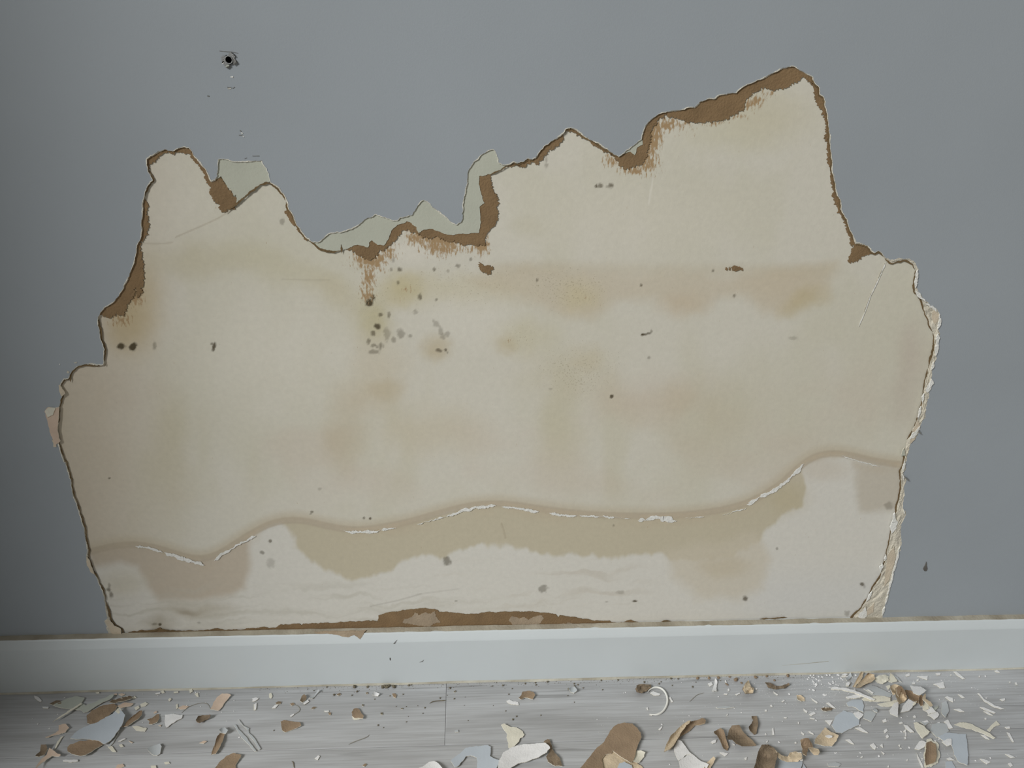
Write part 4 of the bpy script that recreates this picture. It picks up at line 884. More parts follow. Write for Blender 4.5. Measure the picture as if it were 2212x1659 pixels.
fk('plaster_chip', 'F1', [(290, 325), (330, 340), (358, 370), (345, 380), (315, 365), (295, 345)], 'f_white', 'small oblong pale chip alone by the baseboard at far left', 'plaster chip')
fk('plaster_flake', 'F1', [(1000, 410), (1070, 385), (1140, 390), (1120, 415), (1060, 425), (1020, 432)], 'f_pink', 'pinkish cream flake right of the long dark brown scrap', 'plaster flake', lvl=1)
fk('plaster_flake', 'F1', [(1000, 440), (1020, 425), (1042, 460), (1010, 480), (985, 460)], 'f_cream', 'pale chip on the top corner of the large blue sheet', 'plaster chip', lvl=5)
fk('paint_flake', 'F1', [(905, 748), (930, 745), (985, 680), (1015, 625), (1008, 650), (965, 730), (935, 765)], 'f_bluepale', 'thin pale sliver along the right edge of the large blue sheet', 'paint sliver', lvl=0.2)
fk('paper_flake', 'F1', [(985, 944), (1000, 915), (1050, 905), (1060, 930), (1020, 948)], 'f_pink', 'faint brownish scrap at lower edge left of the cracked blue flake', 'paper flake')
fk('paper_flake', 'F1', [(420, 395), (470, 365), (530, 370), (520, 395), (450, 405)], 'f_dark', 'dark brown crumb wad left of the grey green flake', 'paper flake', lvl=0.5, crumple=.004)
LC = 'small pale chip scattered on the floor at left'; LG = 'pale chips on the left floor'
for z_, pts in (('F1', [(1005, 715), (1060, 690), (1075, 695), (1030, 715)]), ('F1', [(1095, 710), (1135, 725), (1125, 731)]), ('F1', [(1015, 745), (1040, 740), (1055, 760), (1030, 766)]), ('F1', [(920, 765), (955, 755), (990, 805), (960, 805)]), ('F1', [(1145, 430), (1180, 410), (1190, 430), (1160, 450)]),
      ('F1', [(1195, 400), (1240, 380), (1265, 395), (1240, 415), (1205, 420)]), ('F1', [(1010, 315), (1040, 305), (1070, 315), (1040, 330)]), ('F1', [(1120, 340), (1150, 330), (1165, 345), (1130, 352)]), ('F1', [(970, 312), (995, 305), (1000, 318), (980, 322)]), ('F1', [(815, 300), (845, 295), (850, 305), (825, 308)]), ('F1', [(1435, 360), (1450, 345), (1465, 355), (1445, 375)]),
      ('F1', [(1520, 430), (1560, 410), (1610, 415), (1585, 440), (1540, 445)]), ('F1', [(1500, 405), (1515, 395), (1518, 430), (1505, 440)]), ('F1', [(1370, 290), (1395, 282), (1405, 300), (1385, 305)]), ('F1', [(1480, 292), (1520, 288), (1522, 300), (1485, 303)]), ('F1', [(1325, 305), (1370, 298), (1365, 308), (1330, 312)]), ('F1', [(1660, 310), (1690, 300), (1695, 335), (1680, 335)]),
      ('F1', [(1615, 275), (1640, 268), (1645, 290), (1620, 305)]), ('F1', [(870, 440), (930, 420), (930, 435), (885, 460)]), ('F1', [(700, 748), (770, 715), (780, 722), (720, 755)]), ('F1', [(1310, 468), (1335, 455), (1340, 470), (1315, 478)]), ('F1', [(1350, 580), (1375, 572), (1370, 588)]), ('F1', [(1700, 730), (1740, 710), (1765, 715), (1740, 735)]), ('F1', [(1285, 925), (1330, 920), (1335, 944), (1290, 944)]),
      ('F1', [(1400, 895), (1440, 890), (1450, 905), (1410, 912)]), ('F1', [(2150, 350), (2190, 340), (2205, 355), (2170, 375)]), ('F1', [(2170, 400), (2190, 385), (2185, 440), (2172, 450)]), ('F1', [(360, 420), (415, 422), (410, 435), (365, 432)])):
    fk('plaster_chip', z_, pts, random.choice(['f_cream', 'f_cream', 'f_white', 'f_pink']), LC, 'plaster chip', LG, lvl=random.uniform(0, .4), amp=.3)

# ---- middle
fk('paper_flake', 'F2', [(420, 550), (450, 538), (530, 550), (585, 558), (592, 580), (560, 600), (500, 625), (455, 640), (435, 620), (425, 580)], 'f_brown', 'brown wedge shaped paper scrap alone on the grey planks', 'paper flake', curl=.002)
bl = fk('paper_flake', 'F2', [(1025, 460), (1045, 435), (1075, 430), (1095, 445), (1110, 480), (1130, 500), (1120, 520), (1085, 515), (1050, 520), (1030, 500)], 'f_brown', 'rounded brown scrap left of the plank end joint', 'paper flake', lvl=1, curl=.002)
fk('plaster_chip', 'F2', [(1028, 500), (1050, 512), (1085, 508), (1115, 518), (1085, 528), (1050, 532), (1035, 525)], 'f_cream', 'cream chip under the rounded brown scrap', 'plaster chip')
fk('plaster_chip', 'F2', [(1198, 312), (1220, 290), (1265, 310), (1250, 330), (1210, 328)], 'f_white', 'white chip with a tan end near the baseboard left of the plank joint', 'plaster chip', curl=.003)
fk('paper_flake', 'F2', [(585, 370), (600, 330), (620, 315), (640, 330), (635, 360), (605, 385)], 'f_dark', 'small upright grey brown scrap near the baseboard', 'paper flake', lvl=.5, curl=.003)
fk('plaster_chip', 'F2', [(610, 388), (650, 362), (662, 376), (620, 402)], 'f_white', 'white crumpled bit beside the small upright grey brown scrap', 'plaster chip', crumple=.002)
fk('paint_flake', 'F2', [(660, 347), (700, 330), (740, 275), (750, 285), (718, 328), (690, 350)], 'f_bluepale', 'forked pale blue sliver near the baseboard', 'paint sliver', curl=.003)
tube('hair', 'F2', [(505, 500), (560, 475), (590, 450), (575, 420), (545, 405)], 0.0004, 'thread', 'short bent grey hair near the dark floor streak', 'hair')
tube('hair', 'F2', [(1690, 392), (1720, 375), (1780, 370), (1830, 366)], 0.0006, 'dirt', 'dark bent fibre touching the plank end joint', 'fibre')
tube('hair', 'F2', [(515, 885), (532, 902), (530, 925), (538, 944)], 0.0005, 'dirt', 'dark crooked fibre at the lower edge of the photo', 'fibre')
tube('hair', 'F2', [(1000, 742), (1060, 715), (1120, 695), (1165, 675), (1175, 660)], 0.0005, 'thread', 'long faint fibre on the plank below the rounded brown scrap', 'fibre')
MC = 'small chip scattered on the bare planks in the middle'; MG = 'chips on the middle floor'
for pts, m_ in (([(175, 370), (195, 345), (235, 345), (215, 365), (185, 378)], 'f_white'), ([(320, 310), (340, 300), (350, 330), (340, 350), (322, 340)], 'f_cream'), ([(345, 432), (370, 408), (400, 402), (375, 430)], 'f_white'), ([(375, 387), (400, 375), (428, 378), (420, 395), (385, 398)], 'f_dark'), ([(895, 315), (925, 303), (935, 315), (915, 327)], 'f_dark'),
      ([(1370, 310), (1390, 305), (1410, 320), (1400, 345), (1385, 340)], 'f_brown'), ([(675, 437), (700, 420), (725, 425), (700, 440)], 'f_dark'), ([(500, 397), (525, 385), (540, 400), (515, 412)], 'f_brown'), ([(500, 497), (530, 480), (536, 486), (510, 506)], 'f_white'), ([(710, 862), (740, 835), (755, 842), (735, 876)], 'f_white'), ([(1115, 922), (1140, 905), (1155, 912), (1135, 932)], 'f_brown'), ([(825, 472), (850, 470), (848, 490), (832, 492)], 'f_brown'), ([(190, 400), (215, 395), (210, 445), (192, 450)], 'f_cream'),
      ([(790, 456), (830, 452), (832, 462), (800, 464)], 'f_white'), ([(1145, 300), (1165, 295), (1168, 308), (1150, 312)], 'f_dark'), ([(1440, 432), (1465, 430), (1462, 440), (1445, 440)], 'dirt'), ([(1270, 472), (1290, 468), (1290, 488), (1275, 488)], 'dirt'), ([(1112, 400), (1128, 400), (1126, 415), (1114, 414)], 'dirt'), ([(1895, 290), (1915, 280), (1918, 292), (1900, 298)], 'dirt'), ([(1905, 622), (1935, 618), (1938, 636), (1910, 638)], 'f_bluepale')):
    fk('plaster_chip', 'F2', pts, m_, MC, 'plaster chip', MG, amp=.3)
fk('plaster_flake', 'F3', [(800, 575), (825, 562), (880, 590), (930, 598), (985, 630), (1000, 655), (985, 680), (960, 690), (950, 720), (920, 750), (880, 775), (860, 770), (862, 730), (845, 680), (850, 650), (820, 610)], 'f_cream', 'upright cream flake with wavy right edge standing out above the white one', 'plaster flake', lvl=.5, curl=.002)
fk('paint_flake', 'F3', [(370, 875), (430, 830), (500, 770), (580, 760), (690, 752), (715, 760), (710, 800), (705, 840), (740, 860), (785, 875), (780, 910), (760, 948), (590, 948), (595, 880), (590, 850), (540, 835), (500, 845), (470, 890), (430, 930), (405, 935)], 'f_blue', 'pale blue paint sheet with a bite out of it at bottom centre', lvl=1, curl=.002)
fk('plaster_flake', 'F3', [(785, 875), (820, 810), (870, 780), (930, 750), (1000, 745), (1100, 735), (1180, 730), (1210, 755), (1215, 775), (1190, 810), (1120, 850), (1040, 880), (950, 905), (870, 948), (770, 948)], 'f_white', 'large off white plaster flake at bottom centre overlapping the pale blue sheet', 'plaster flake', lvl=3, curl=.004, curl2=.002)
fk('paper_flake', 'F3', [(1160, 720), (1195, 700), (1215, 705), (1225, 730), (1240, 790), (1265, 820), (1300, 860), (1320, 925), (1260, 925), (1200, 890), (1185, 850), (1210, 800), (1210, 760), (1190, 730)], 'f_dark', 'mottled brown scrap behind the right end of the large off white flake', 'paper flake', lvl=1, crumple=.003)
fk('plaster_flake', 'F3', [(80, 948), (130, 930), (180, 895), (230, 888), (265, 905), (300, 948)], 'f_white', 'bright white flake cut off by the lower frame edge', 'plaster flake', lvl=2, curl=.003)
fk('paper_flake', 'F3', [(1470, 948), (1530, 880), (1600, 790), (1660, 740), (1700, 680), (1740, 620), (1760, 590), (1800, 565), (1850, 555), (1920, 565), (1960, 600), (1990, 650), (2000, 680), (1975, 730), (1955, 780), (1945, 830), (1930, 880), (1900, 895), (1850, 860), (1800, 830), (1755, 795), (1740, 820), (1690, 830), (1660, 870), (1670, 948)], 'f_brown', 'largest brown paper sheet at bottom, rounded at the top with a side lobe', 'paper flake', lvl=2, curl=.003, curl2=.002)
fk('paper_flake', 'F3', [(1655, 948), (1650, 860), (1690, 825), (1755, 790), (1830, 850), (1900, 885), (1960, 900), (2000, 930), (2015, 948)], 'f_tan', 'lighter tan paper layer under the largest brown sheet', 'paper flake', lvl=.4)
fk('paint_flake', 'F3', [(1790, 948), (1810, 900), (1850, 893), (1910, 920), (1920, 948)], 'f_blue', 'pale blue paint scrap on the tan paper at bottom', lvl=2.2)
fk('plaster_flake', 'F3', [(1928, 885), (1945, 800), (1990, 795), (2030, 810), (2020, 850), (1975, 895)], 'f_cream', 'small cream flake at the right edge of the largest brown sheet', 'plaster flake', lvl=1.2, curl=.003)
fk('plaster_chip', 'F3', [(845, 370), (870, 362), (900, 375), (945, 380), (950, 405), (910, 405), (860, 390)], 'f_white', 'white bean shaped chip right of the plank joint', 'plaster chip')
fk('paper_flake', 'F3', [(950, 345), (970, 325), (985, 290), (1030, 285), (1075, 290), (1090, 320), (1070, 355), (1000, 345), (970, 358)], 'f_brown', 'tan brown scrap with a tail above the white bean shaped chip', 'paper flake', lvl=.5, curl=.003)
fk('paint_flake', 'F3', [(1372, 265), (1400, 250), (1430, 245), (1447, 280), (1420, 302), (1395, 297)], 'f_bluepale', 'little folded grey paint chip left of the ivory ring', lvl=.5, curl=.004)

# ---- ring, curls and leaves
tube('curled_ring', 'F4', [(285, 362), (300, 340), (325, 322), (370, 308), (420, 318), (460, 350), (485, 400), (492, 450), (480, 505), (450, 555), (410, 585), (370, 597), (300, 588)], 0.00135, 'ring', 'ivory half ring of thin curved strip near the baseboard', 'ring', 0.0004)
fk('paper_flake', 'F4', [(155, 325), (180, 290), (250, 275), (320, 280), (325, 310), (280, 350), (220, 370), (170, 355)], 'f_dark', 'dark crumpled wad at the upper end of the ivory ring', 'paper flake', crumple=.008, edge='f_dark')
fk('plaster_chip', 'F4', [(310, 370), (340, 350), (420, 380), (400, 396), (350, 396)], 'f_white', 'white chip inside the ivory ring', 'plaster chip')
fk('plaster_chip', 'F4', [(505, 420), (520, 410), (552, 460), (535, 466)], 'f_white', 'white oblong chip touching the outside of the ivory ring', 'plaster chip')
tc_ = fk('paper_curl', 'F4', [(470, 975), (500, 905), (545, 830), (600, 765), (660, 705), (720, 668), (790, 655), (850, 632), (888, 650), (880, 682), (815, 698), (775, 705), (735, 745), (690, 785), (640, 815), (600, 850), (565, 905), (520, 955)], 'f_brown', 'long tan paper strip with one edge rolled up beside the ivory ring', 'paper curl', lvl=.3, curl=.004, curl2=.005, edge='f_tan')  # same tan paper, given brown to paint the shaded inside of the curl
bd_ = fk('rolled_edge', 'F4', [(455, 978), (480, 900), (525, 815), (585, 748), (640, 695), (690, 665), (730, 655), (715, 680), (690, 700), (655, 745), (620, 800), (592, 850), (560, 905), (520, 948), (485, 965)], 'f_tan', 'x', 'x', lvl=7, curl=.003, curl2=.006, edge='f_tan')  # standing edge in paler tan, painting the light that catches it
for k_ in ('label', 'category'): del bd_[k_]
bd_['label'] = 'rolled edge with its lit side painted light tan'; bd_.parent = tc_; bd_.location = bd_.location-tc_.location
fk('plaster_flake', 'F4', [(555, 940), (600, 855), (640, 880), (700, 960), (740, 1000), (690, 1010), (640, 1050), (605, 1072), (575, 1010)], 'f_white', 'upper half of the cracked off white flake below the tan curl', 'plaster flake', lvl=2, curl=.003)
fk('plaster_flake', 'F4', [(608, 1080), (650, 1050), (690, 1015), (745, 1005), (800, 1050), (870, 1090), (920, 1110), (900, 1155), (620, 1155)], 'f_white', 'lower half of the cracked off white flake at the frame edge', 'plaster flake', lvl=1.6, curl=.003)
fk('paper_flake', 'F4', [(880, 1110), (970, 1030), (985, 1050), (965, 1110), (940, 1155), (870, 1155)], 'f_tan', 'small tan peak right of the cracked off white flake', 'paper flake', lvl=2, curl=.006)
fk('paper_flake', 'F4', [(975, 770), (1040, 735), (1075, 760), (1095, 830), (1125, 930), (1110, 965), (1070, 940), (1040, 870), (1010, 810)], 'f_brown', 'slim brown leaf shaped scrap, left of the folded pair', 'paper flake', lvl=1, curl2=.006, edge='f_dark')
fk('paper_flake', 'F4', [(1110, 830), (1130, 760), (1160, 710), (1230, 700), (1260, 740), (1310, 810), (1370, 860), (1410, 910), (1350, 915), (1260, 915), (1200, 890), (1160, 850), (1110, 855)], 'f_dark', 'broad brown cupped scrap, right of the folded pair', 'paper flake', lvl=1, curl2=.010, curl=.004, edge='f_dark')
fk('paper_flake', 'F4', [(1365, 610), (1420, 610), (1432, 690), (1415, 790), (1390, 800), (1345, 760), (1335, 720), (1365, 690), (1385, 650)], 'f_dark', 'upright brown bent scrap above the folded pair', 'paper flake', lvl=.5, curl2=.006, edge='f_dark')
fk('paper_flake', 'F4', [(1385, 1155), (1410, 1080), (1430, 980), (1470, 910), (1540, 905), (1600, 940), (1640, 990), (1620, 1060), (1600, 1155)], 'f_dark', 'large crumpled brown sheet at the lower frame edge', 'paper flake', lvl=2, curl2=.008, crumple=.006, edge='f_tan')
fk('paper_flake', 'F4', [(1610, 960), (1680, 1020), (1740, 1030), (1760, 990), (1820, 980), (1880, 990), (1890, 1050), (1840, 1078), (1740, 1083), (1680, 1065), (1635, 1030)], 'f_tan', 'tan folded strip joining crumpled brown sheet and twisted tan scrap', 'paper flake', lvl=4, curl=.006, crumple=.006, edge='f_tan')
fk('paint_flake', 'F4', [(1595, 1155), (1618, 1070), (1660, 1062), (1740, 1080), (1840, 1075), (1895, 1070), (1895, 1100), (1870, 1155)], 'f_blue', 'clean pale blue paint sheet under the tan folded strip', lvl=1)
fk('paint_flake', 'F4', [(1888, 1155), (1905, 1105), (1925, 1140), (1930, 1155)], 'f_blue', 'thin pale blue point right of the clean blue sheet', 'paint sliver', lvl=.5)
fk('plaster_chip', 'F4', [(1840, 985), (1880, 985), (1897, 1020), (1895, 1072), (1868, 1070), (1870, 1020)], 'f_white', 'curved white rim at the right end of the tan folded strip', 'plaster chip', lvl=9)
fk('paper_flake', 'F4', [(1870, 860), (1920, 835), (1960, 840), (1990, 900), (2000, 930), (1955, 940), (1930, 1020), (1900, 1000), (1880, 920)], 'f_brown', 'tall twisted brown scrap left of the large cream square', 'paper flake', lvl=4, curl=.012, crumple=.005, edge='f_tan')
fk('paper_flake', 'F4', [(1955, 945), (2000, 930), (2055, 955), (2068, 985), (2055, 1012), (2010, 1010), (1985, 975)], 'f_tan', 'light tan flap at the foot of the tall twisted scrap', 'paper flake', lvl=7, curl=.006, crumple=.004, edge='f_tan')
fk('paper_flake', 'F5', [(0, 870), (110, 740), (180, 790), (255, 820), (235, 880), (180, 935), (60, 930), (-5, 912)], 'f_tan', 'large cream square paper piece with white crust in its middle', 'paper flake', lvl=5, curl=.004)
fk('plaster_chip', 'F5', [(110, 828), (150, 818), (190, 828), (185, 845), (150, 850), (125, 842)], 'f_white', 'white crust on the large cream square', 'plaster chip', lvl=8.5, crumple=.002)
fk('plaster_chip', 'F4', [(955, 345), (968, 290), (985, 215), (1005, 240), (1000, 350)], 'f_white', 'tall white splinter near the baseboard right of the ring', 'plaster sliver', lvl=.5, curl=.004)
fk('plaster_chip', 'F4', [(910, 272), (945, 255), (962, 282), (930, 302)], 'f_white', 'white chip left of the tall white splinter', 'plaster chip')
fk('paper_flake', 'F4', [(1265, 330), (1300, 270), (1330, 235), (1360, 300), (1395, 320), (1380, 370), (1300, 376)], 'f_tan', 'tan crumpled tuft near the baseboard', 'paper flake', crumple=.012, edge='f_dark')
fk('paper_flake', 'F4', [(1500, 255), (1560, 265), (1620, 300), (1680, 290), (1750, 265), (1765, 290), (1700, 320), (1600, 328), (1540, 312)], 'f_dark', 'long dark fuzzy wad near the baseboard left of the heap', 'paper flake', crumple=.010, edge='dirt')
fk('paper_flake', 'F4', [(1830, 390), (1870, 390), (1910, 420), (1920, 450), (1880, 452), (1840, 430)], 'f_tan', 'small tan oval scrap left of the long white sticks', 'paper flake', curl2=.003)
fk('paper_flake', 'F5', [(65, 540), (120, 525), (190, 540), (170, 565), (90, 567)], 'f_dark', 'small dark olive scrap by a white sliver left of the heap', 'paper flake', curl2=.003, crumple=.002)
fk('plaster_chip', 'F4', [(940, 880), (965, 860), (1000, 850), (990, 882), (960, 896)], 'f_white', 'white crumb touching the slim brown leaf shaped scrap', 'plaster chip', crumple=.002)
fk('plaster_chip', 'F4', [(1030, 985), (1070, 985), (1125, 995), (1090, 1026)], 'f_white', 'white triangular chip below the slim brown leaf shaped scrap', 'plaster chip')
fk('paint_flake', 'F4', [(990, 515), (1100, 505), (1185, 515), (1100, 530), (1010, 530)], 'f_bluepale', 'faint flat grey sliver with a white tip on the planks', 'paint sliver', lvl=.2)
tube('hair', 'F4', [(720, 460), (760, 420), (800, 385), (870, 368)], 0.0004, 'thread', 'pale thread right of the ivory ring', 'hair')

# ---- heap by the baseboard on the right
fk('paper_flake', 'F5', [(400, 310), (450, 220), (490, 155), (515, 160), (505, 215), (470, 260), (430, 312)], 'f_tan', 'upright cream strip at the left end of the heap, leaning on the baseboard', 'paper flake', lvl=3, curl2=.004, edge='f_tan')
fk('paper_flake', 'F5', [(470, 265), (520, 220), (560, 165), (630, 180), (640, 230), (600, 260), (530, 290), (480, 318), (430, 322)], 'f_tan', 'orange tan folded scrap at the top of the heap', 'paper flake', lvl=4, curl=.006, curl2=.008, edge='f_brown')
fk('paper_flake', 'F5', [(620, 220), (680, 190), (740, 180), (780, 200), (780, 240), (720, 277), (660, 270)], 'f_cream', 'cream folded piece right of the orange tan scrap', 'paper flake', lvl=4, crumple=.005)
fk('plaster_flake', 'F5', [(780, 250), (800, 165), (840, 200), (870, 250), (820, 263)], 'f_cream', 'cream pointed piece standing against the baseboard in the heap', 'plaster flake', lvl=4, curl=.004)
fk('paint_flake', 'F5', [(520, 330), (600, 290), (700, 330), (780, 370), (820, 390), (800, 420), (700, 405), (600, 390)], 'f_bluepale', 'grey blue sheet in the hollow of the heap', lvl=1.5)
fk('paper_flake', 'F5', [(800, 300), (840, 280), (870, 290), (920, 305), (960, 370), (980, 430), (950, 470), (900, 490), (870, 440), (850, 380), (815, 350)], 'f_tan', 'tall curved tan scrap in the centre of the heap', 'paper flake', lvl=5, curl2=.012, crumple=.004, edge='f_brown')
fk('paper_flake', 'F5', [(858, 320), (885, 300), (915, 320), (905, 370), (885, 410), (866, 380)], 'f_brown', 'brown hollow inside the tall curved tan scrap', 'paper flake', lvl=14)
fk('plaster_sliver', 'F5', [(175, 320), (220, 312), (330, 325), (430, 350), (510, 385), (600, 425), (640, 445), (600, 450), (500, 405), (400, 365), (280, 345), (185, 336)], 'f_white', 'longest white stick sloping across the left of the heap', 'plaster sliver', lvl=5, th=.0016)
fk('plaster_sliver', 'F5', [(330, 415), (420, 395), (510, 393), (520, 410), (440, 430), (340, 434)], 'f_white', 'shorter white stick below the longest one', 'plaster sliver', lvl=3, th=.0016)
fk('plaster_flake', 'F5', [(500, 440), (620, 410), (740, 410), (800, 430), (800, 460), (720, 470), (600, 466), (520, 455)], 'f_cream', 'flat cream wedge under the longest white stick', 'plaster flake', lvl=3.2)
fk('plaster_flake', 'F5', [(660, 490), (780, 470), (880, 440), (940, 450), (890, 495), (780, 522), (700, 516)], 'f_cream', 'cream flake at the front edge of the heap', 'plaster flake', lvl=4)
fk('plaster_flake', 'F5', [(790, 560), (840, 480), (885, 470), (880, 630), (800, 592)], 'f_white', 'white shield shaped flake hanging off the front of the heap', 'plaster flake', lvl=6, tilt=(.004, 0))
fk('plaster_flake', 'F5', [(905, 582), (930, 520), (990, 440), (1050, 470), (1030, 530), (1000, 560)], 'f_white', 'white slanting flake right of the shield shaped one', 'plaster flake', lvl=6, tilt=(0, .004))
fk('paper_flake', 'F5', [(950, 340), (1010, 350), (1060, 380), (1130, 400), (1150, 440), (1120, 492), (1060, 470), (1000, 430), (970, 390)], 'f_brown', 'brown strip between the two white parts of the heap', 'paper flake', lvl=4, curl2=.006, edge='f_brown')
fk('plaster_flake', 'F5', [(1005, 285), (1050, 300), (1120, 310), (1185, 345), (1160, 370), (1100, 400), (1050, 380), (1020, 330)], 'f_white', 'broad white flake at the upper right of the heap', 'plaster flake', lvl=10, tilt=(0, .004))
fk('paper_flake', 'F5', [(1150, 400), (1170, 380), (1178, 440), (1230, 470), (1248, 510), (1222, 524), (1170, 470), (1138, 440)], 'f_tan', 'forked cream prong at the right end of the heap', 'paper flake', lvl=11, curl=.006)
fk('plaster_flake', 'F5', [(1140, 545), (1150, 500), (1170, 460), (1200, 500), (1290, 575), (1200, 602), (1180, 570)], 'f_white', 'white flake under the forked prong', 'plaster flake', lvl=4)
fk('plaster_flake', 'F5', [(1190, 610), (1290, 578), (1315, 600), (1300, 630), (1265, 656), (1220, 625)], 'f_white', 'white flake at the lower right corner of the heap', 'plaster flake', lvl=2)
fk('paint_flake', 'F5', [(1345, 480), (1390, 465), (1410, 500), (1420, 570), (1380, 637), (1340, 590)], 'f_bluepale', 'grey pointed paint chip standing apart right of the heap', lvl=1, curl=.003)
fk('plaster_flake', 'F5', [(1050, 690), (1080, 685), (1160, 730), (1220, 780), (1200, 810), (1140, 852), (1090, 790), (1060, 740)], 'f_cream', 'thick cream flake below the heap beside a white splinter', 'plaster flake', lvl=4, tilt=(.003, 0), th=.0016)
fk('plaster_sliver', 'F5', [(940, 710), (980, 720), (1050, 790), (1010, 792), (960, 750)], 'f_white', 'white splinter left of the thick cream flake', 'plaster sliver', lvl=2)
fk('paper_flake', 'F5', [(1165, 900), (1190, 870), (1230, 858), (1290, 900), (1312, 960), (1322, 1040), (1302, 1112), (1250, 1142), (1170, 1162), (1153, 1090), (1158, 980)], 'f_cream', 'cream ragged backing under the brown oval at lower right', 'paper flake', lvl=1.6, amp=1.2)
fk('paper_flake', 'F5', [(1180, 905), (1230, 885), (1275, 915), (1285, 960), (1290, 1040), (1275, 1100), (1235, 1125), (1175, 1138), (1165, 1080), (1170, 985)], 'f_brown', 'brown oval paper scrap at lower right', 'paper flake', lvl=3, curl2=.004)
fk('plaster_flake', 'F5', [(1055, 965), (1100, 890), (1130, 875), (1180, 895), (1165, 940), (1110, 977)], 'f_white', 'white flake at the left of the brown oval', 'plaster flake', lvl=2.5)
fk('paint_flake', 'F5', [(1300, 840), (1400, 790), (1520, 810), (1600, 810), (1620, 1000), (1615, 1140), (1530, 1110), (1470, 1030), (1450, 930), (1400, 900)], 'f_blue', 'large pale blue paint sheet right of the brown oval', lvl=1, curl=.002)
fk('paint_flake', 'F5', [(1220, 780), (1240, 710), (1300, 690), (1390, 700), (1420, 780), (1320, 830), (1290, 842)], 'f_bluepale', 'grey blue sheet above the large pale blue one', lvl=.4)
fk('plaster_chip', 'F5', [(1340, 890), (1400, 860), (1445, 860), (1450, 920), (1400, 936), (1370, 915)], 'f_white', 'white chip lying on the large pale blue sheet', 'plaster chip', lvl=3)
fk('plaster_chip', 'F5', [(1395, 1070), (1430, 1055), (1480, 1085), (1420, 1087)], 'f_white', 'white lens shaped chip at the lower left of the large pale blue sheet', 'plaster chip', lvl=.6)
fk('paint_flake', 'F5', [(1380, 1100), (1450, 1095), (1490, 1175), (1385, 1175)], 'f_blue', 'pale blue scrap cut by the frame edge below the lens shaped chip', lvl=.3)
fk('plaster_flake', 'F5', [(1475, 710), (1540, 685), (1640, 695), (1740, 750), (1850, 800), (1915, 850), (1895, 862), (1800, 812), (1700, 777), (1560, 735)], 'f_cream', 'long cream leaf shaped flake on the right', 'plaster flake', lvl=1.5, curl=.003)
fk('plaster_flake', 'F5', [(1820, 762), (1870, 710), (1920, 668), (1957, 710), (1890, 735), (1850, 782)], 'f_cream', 'pale forked flake above the end of the long cream leaf', 'plaster flake', lvl=.6)
fk('plaster_sliver', 'F5', [(1725, 380), (1745, 383), (1800, 450), (1900, 505), (2008, 540), (1960, 547), (1860, 507), (1780, 452)], 'f_white', 'long curved pale sliver at the far right', 'plaster sliver', lvl=.6)
fk('plaster_sliver', 'F5', [(1745, 525), (1790, 530), (1915, 580), (1900, 592), (1800, 557)], 'f_white', 'straight white sliver under the long curved one at far right', 'plaster sliver', lvl=.4)
fk('paint_flake', 'F5', [(180, 720), (220, 620), (300, 560), (400, 590), (480, 640), (470, 710), (400, 740), (290, 802), (230, 790)], 'f_blue', 'large pale blue sheet left below the heap', lvl=.8)
fk('paint_flake', 'F5', [(335, 480), (400, 450), (500, 450), (520, 500), (515, 580), (470, 560), (430, 530), (350, 520)], 'f_blue', 'pale blue sheet under the shorter white stick', lvl=.4)
fk('paint_flake', 'F5', [(520, 590), (590, 570), (655, 590), (600, 682), (510, 642)], 'f_bluepale', 'small pale blue diamond below the heap', lvl=.6)
fk('plaster_chip', 'F5', [(410, 590), (460, 570), (515, 600), (470, 657), (430, 620)], 'f_white', 'white diamond chip on the large blue sheet below the heap', 'plaster chip', lvl=2.5)
fk('plaster_chip', 'F5', [(110, 665), (195, 660), (160, 717)], 'f_white', 'white triangle above the large cream square', 'plaster chip')
fk('plaster_sliver', 'F5', [(425, 745), (480, 735), (567, 797), (510, 787)], 'f_white', 'white pointed sliver under the large blue sheet below the heap', 'plaster sliver')
fk('plaster_sliver', 'F5', [(1080, 1010), (1100, 1050), (1152, 1165), (1130, 1165), (1090, 1070)], 'f_white', 'white splinter standing left of the brown oval at the frame edge', 'plaster sliver', lvl=.3)
fk('paint_flake', 'F5', [(130, 1120), (220, 1108), (275, 1130), (250, 1152), (140, 1147)], 'f_bluepale', 'thin pale blue chip below the large cream square', lvl=.2)
fk('plaster_sliver', 'F5', [(1470, 150), (1500, 150), (1592, 225), (1570, 228), (1500, 187)], 'f_white', 'white stick slanting away from the baseboard right of the heap', 'plaster sliver', lvl=.6)
fk('plaster_chip', 'F5', [(1085, 200), (1150, 195), (1197, 195), (1190, 237), (1140, 220)], 'f_white', 'white wedge chip near the baseboard above the heap end', 'plaster chip')
fk('plaster_chip', 'F5', [(1255, 282), (1360, 255), (1377, 322), (1330, 322), (1290, 292)], 'f_white', 'white four sided chip right of the broad white flake', 'plaster chip')
fk('plaster_flake', 'G', [(60, 330), (100, 290), (160, 200), (185, 280), (140, 340), (90, 375)], 'f_bluepale', 'pale grey flake against the baseboard left of the upright cream strip', 'plaster flake', lvl=2, curl=.004)
fk('plaster_flake', 'G', [(65, 440), (110, 390), (158, 418), (125, 472), (80, 468)], 'f_white', 'white block at the foot of the upright cream strip', 'plaster flake', lvl=3, th=.002)
fk('plaster_flake', 'G', [(-5, 240), (60, 232), (110, 240), (60, 275), (0, 272)], 'f_white', 'flat white flake in the drift left of the heap', 'plaster flake', lvl=2)
fk('plaster_flake', 'G', [(868, 480), (945, 455), (952, 500), (912, 548)], 'f_cream', 'small cream triangle in the hollow of the heap', 'plaster flake', lvl=4)
fk('paper_flake', 'G', [(955, 530), (1000, 480), (1045, 520), (1040, 640), (1005, 660), (985, 590)], 'f_tan', 'tan sliver at the left of the tall curved scrap', 'paper flake', lvl=6, curl2=.004)
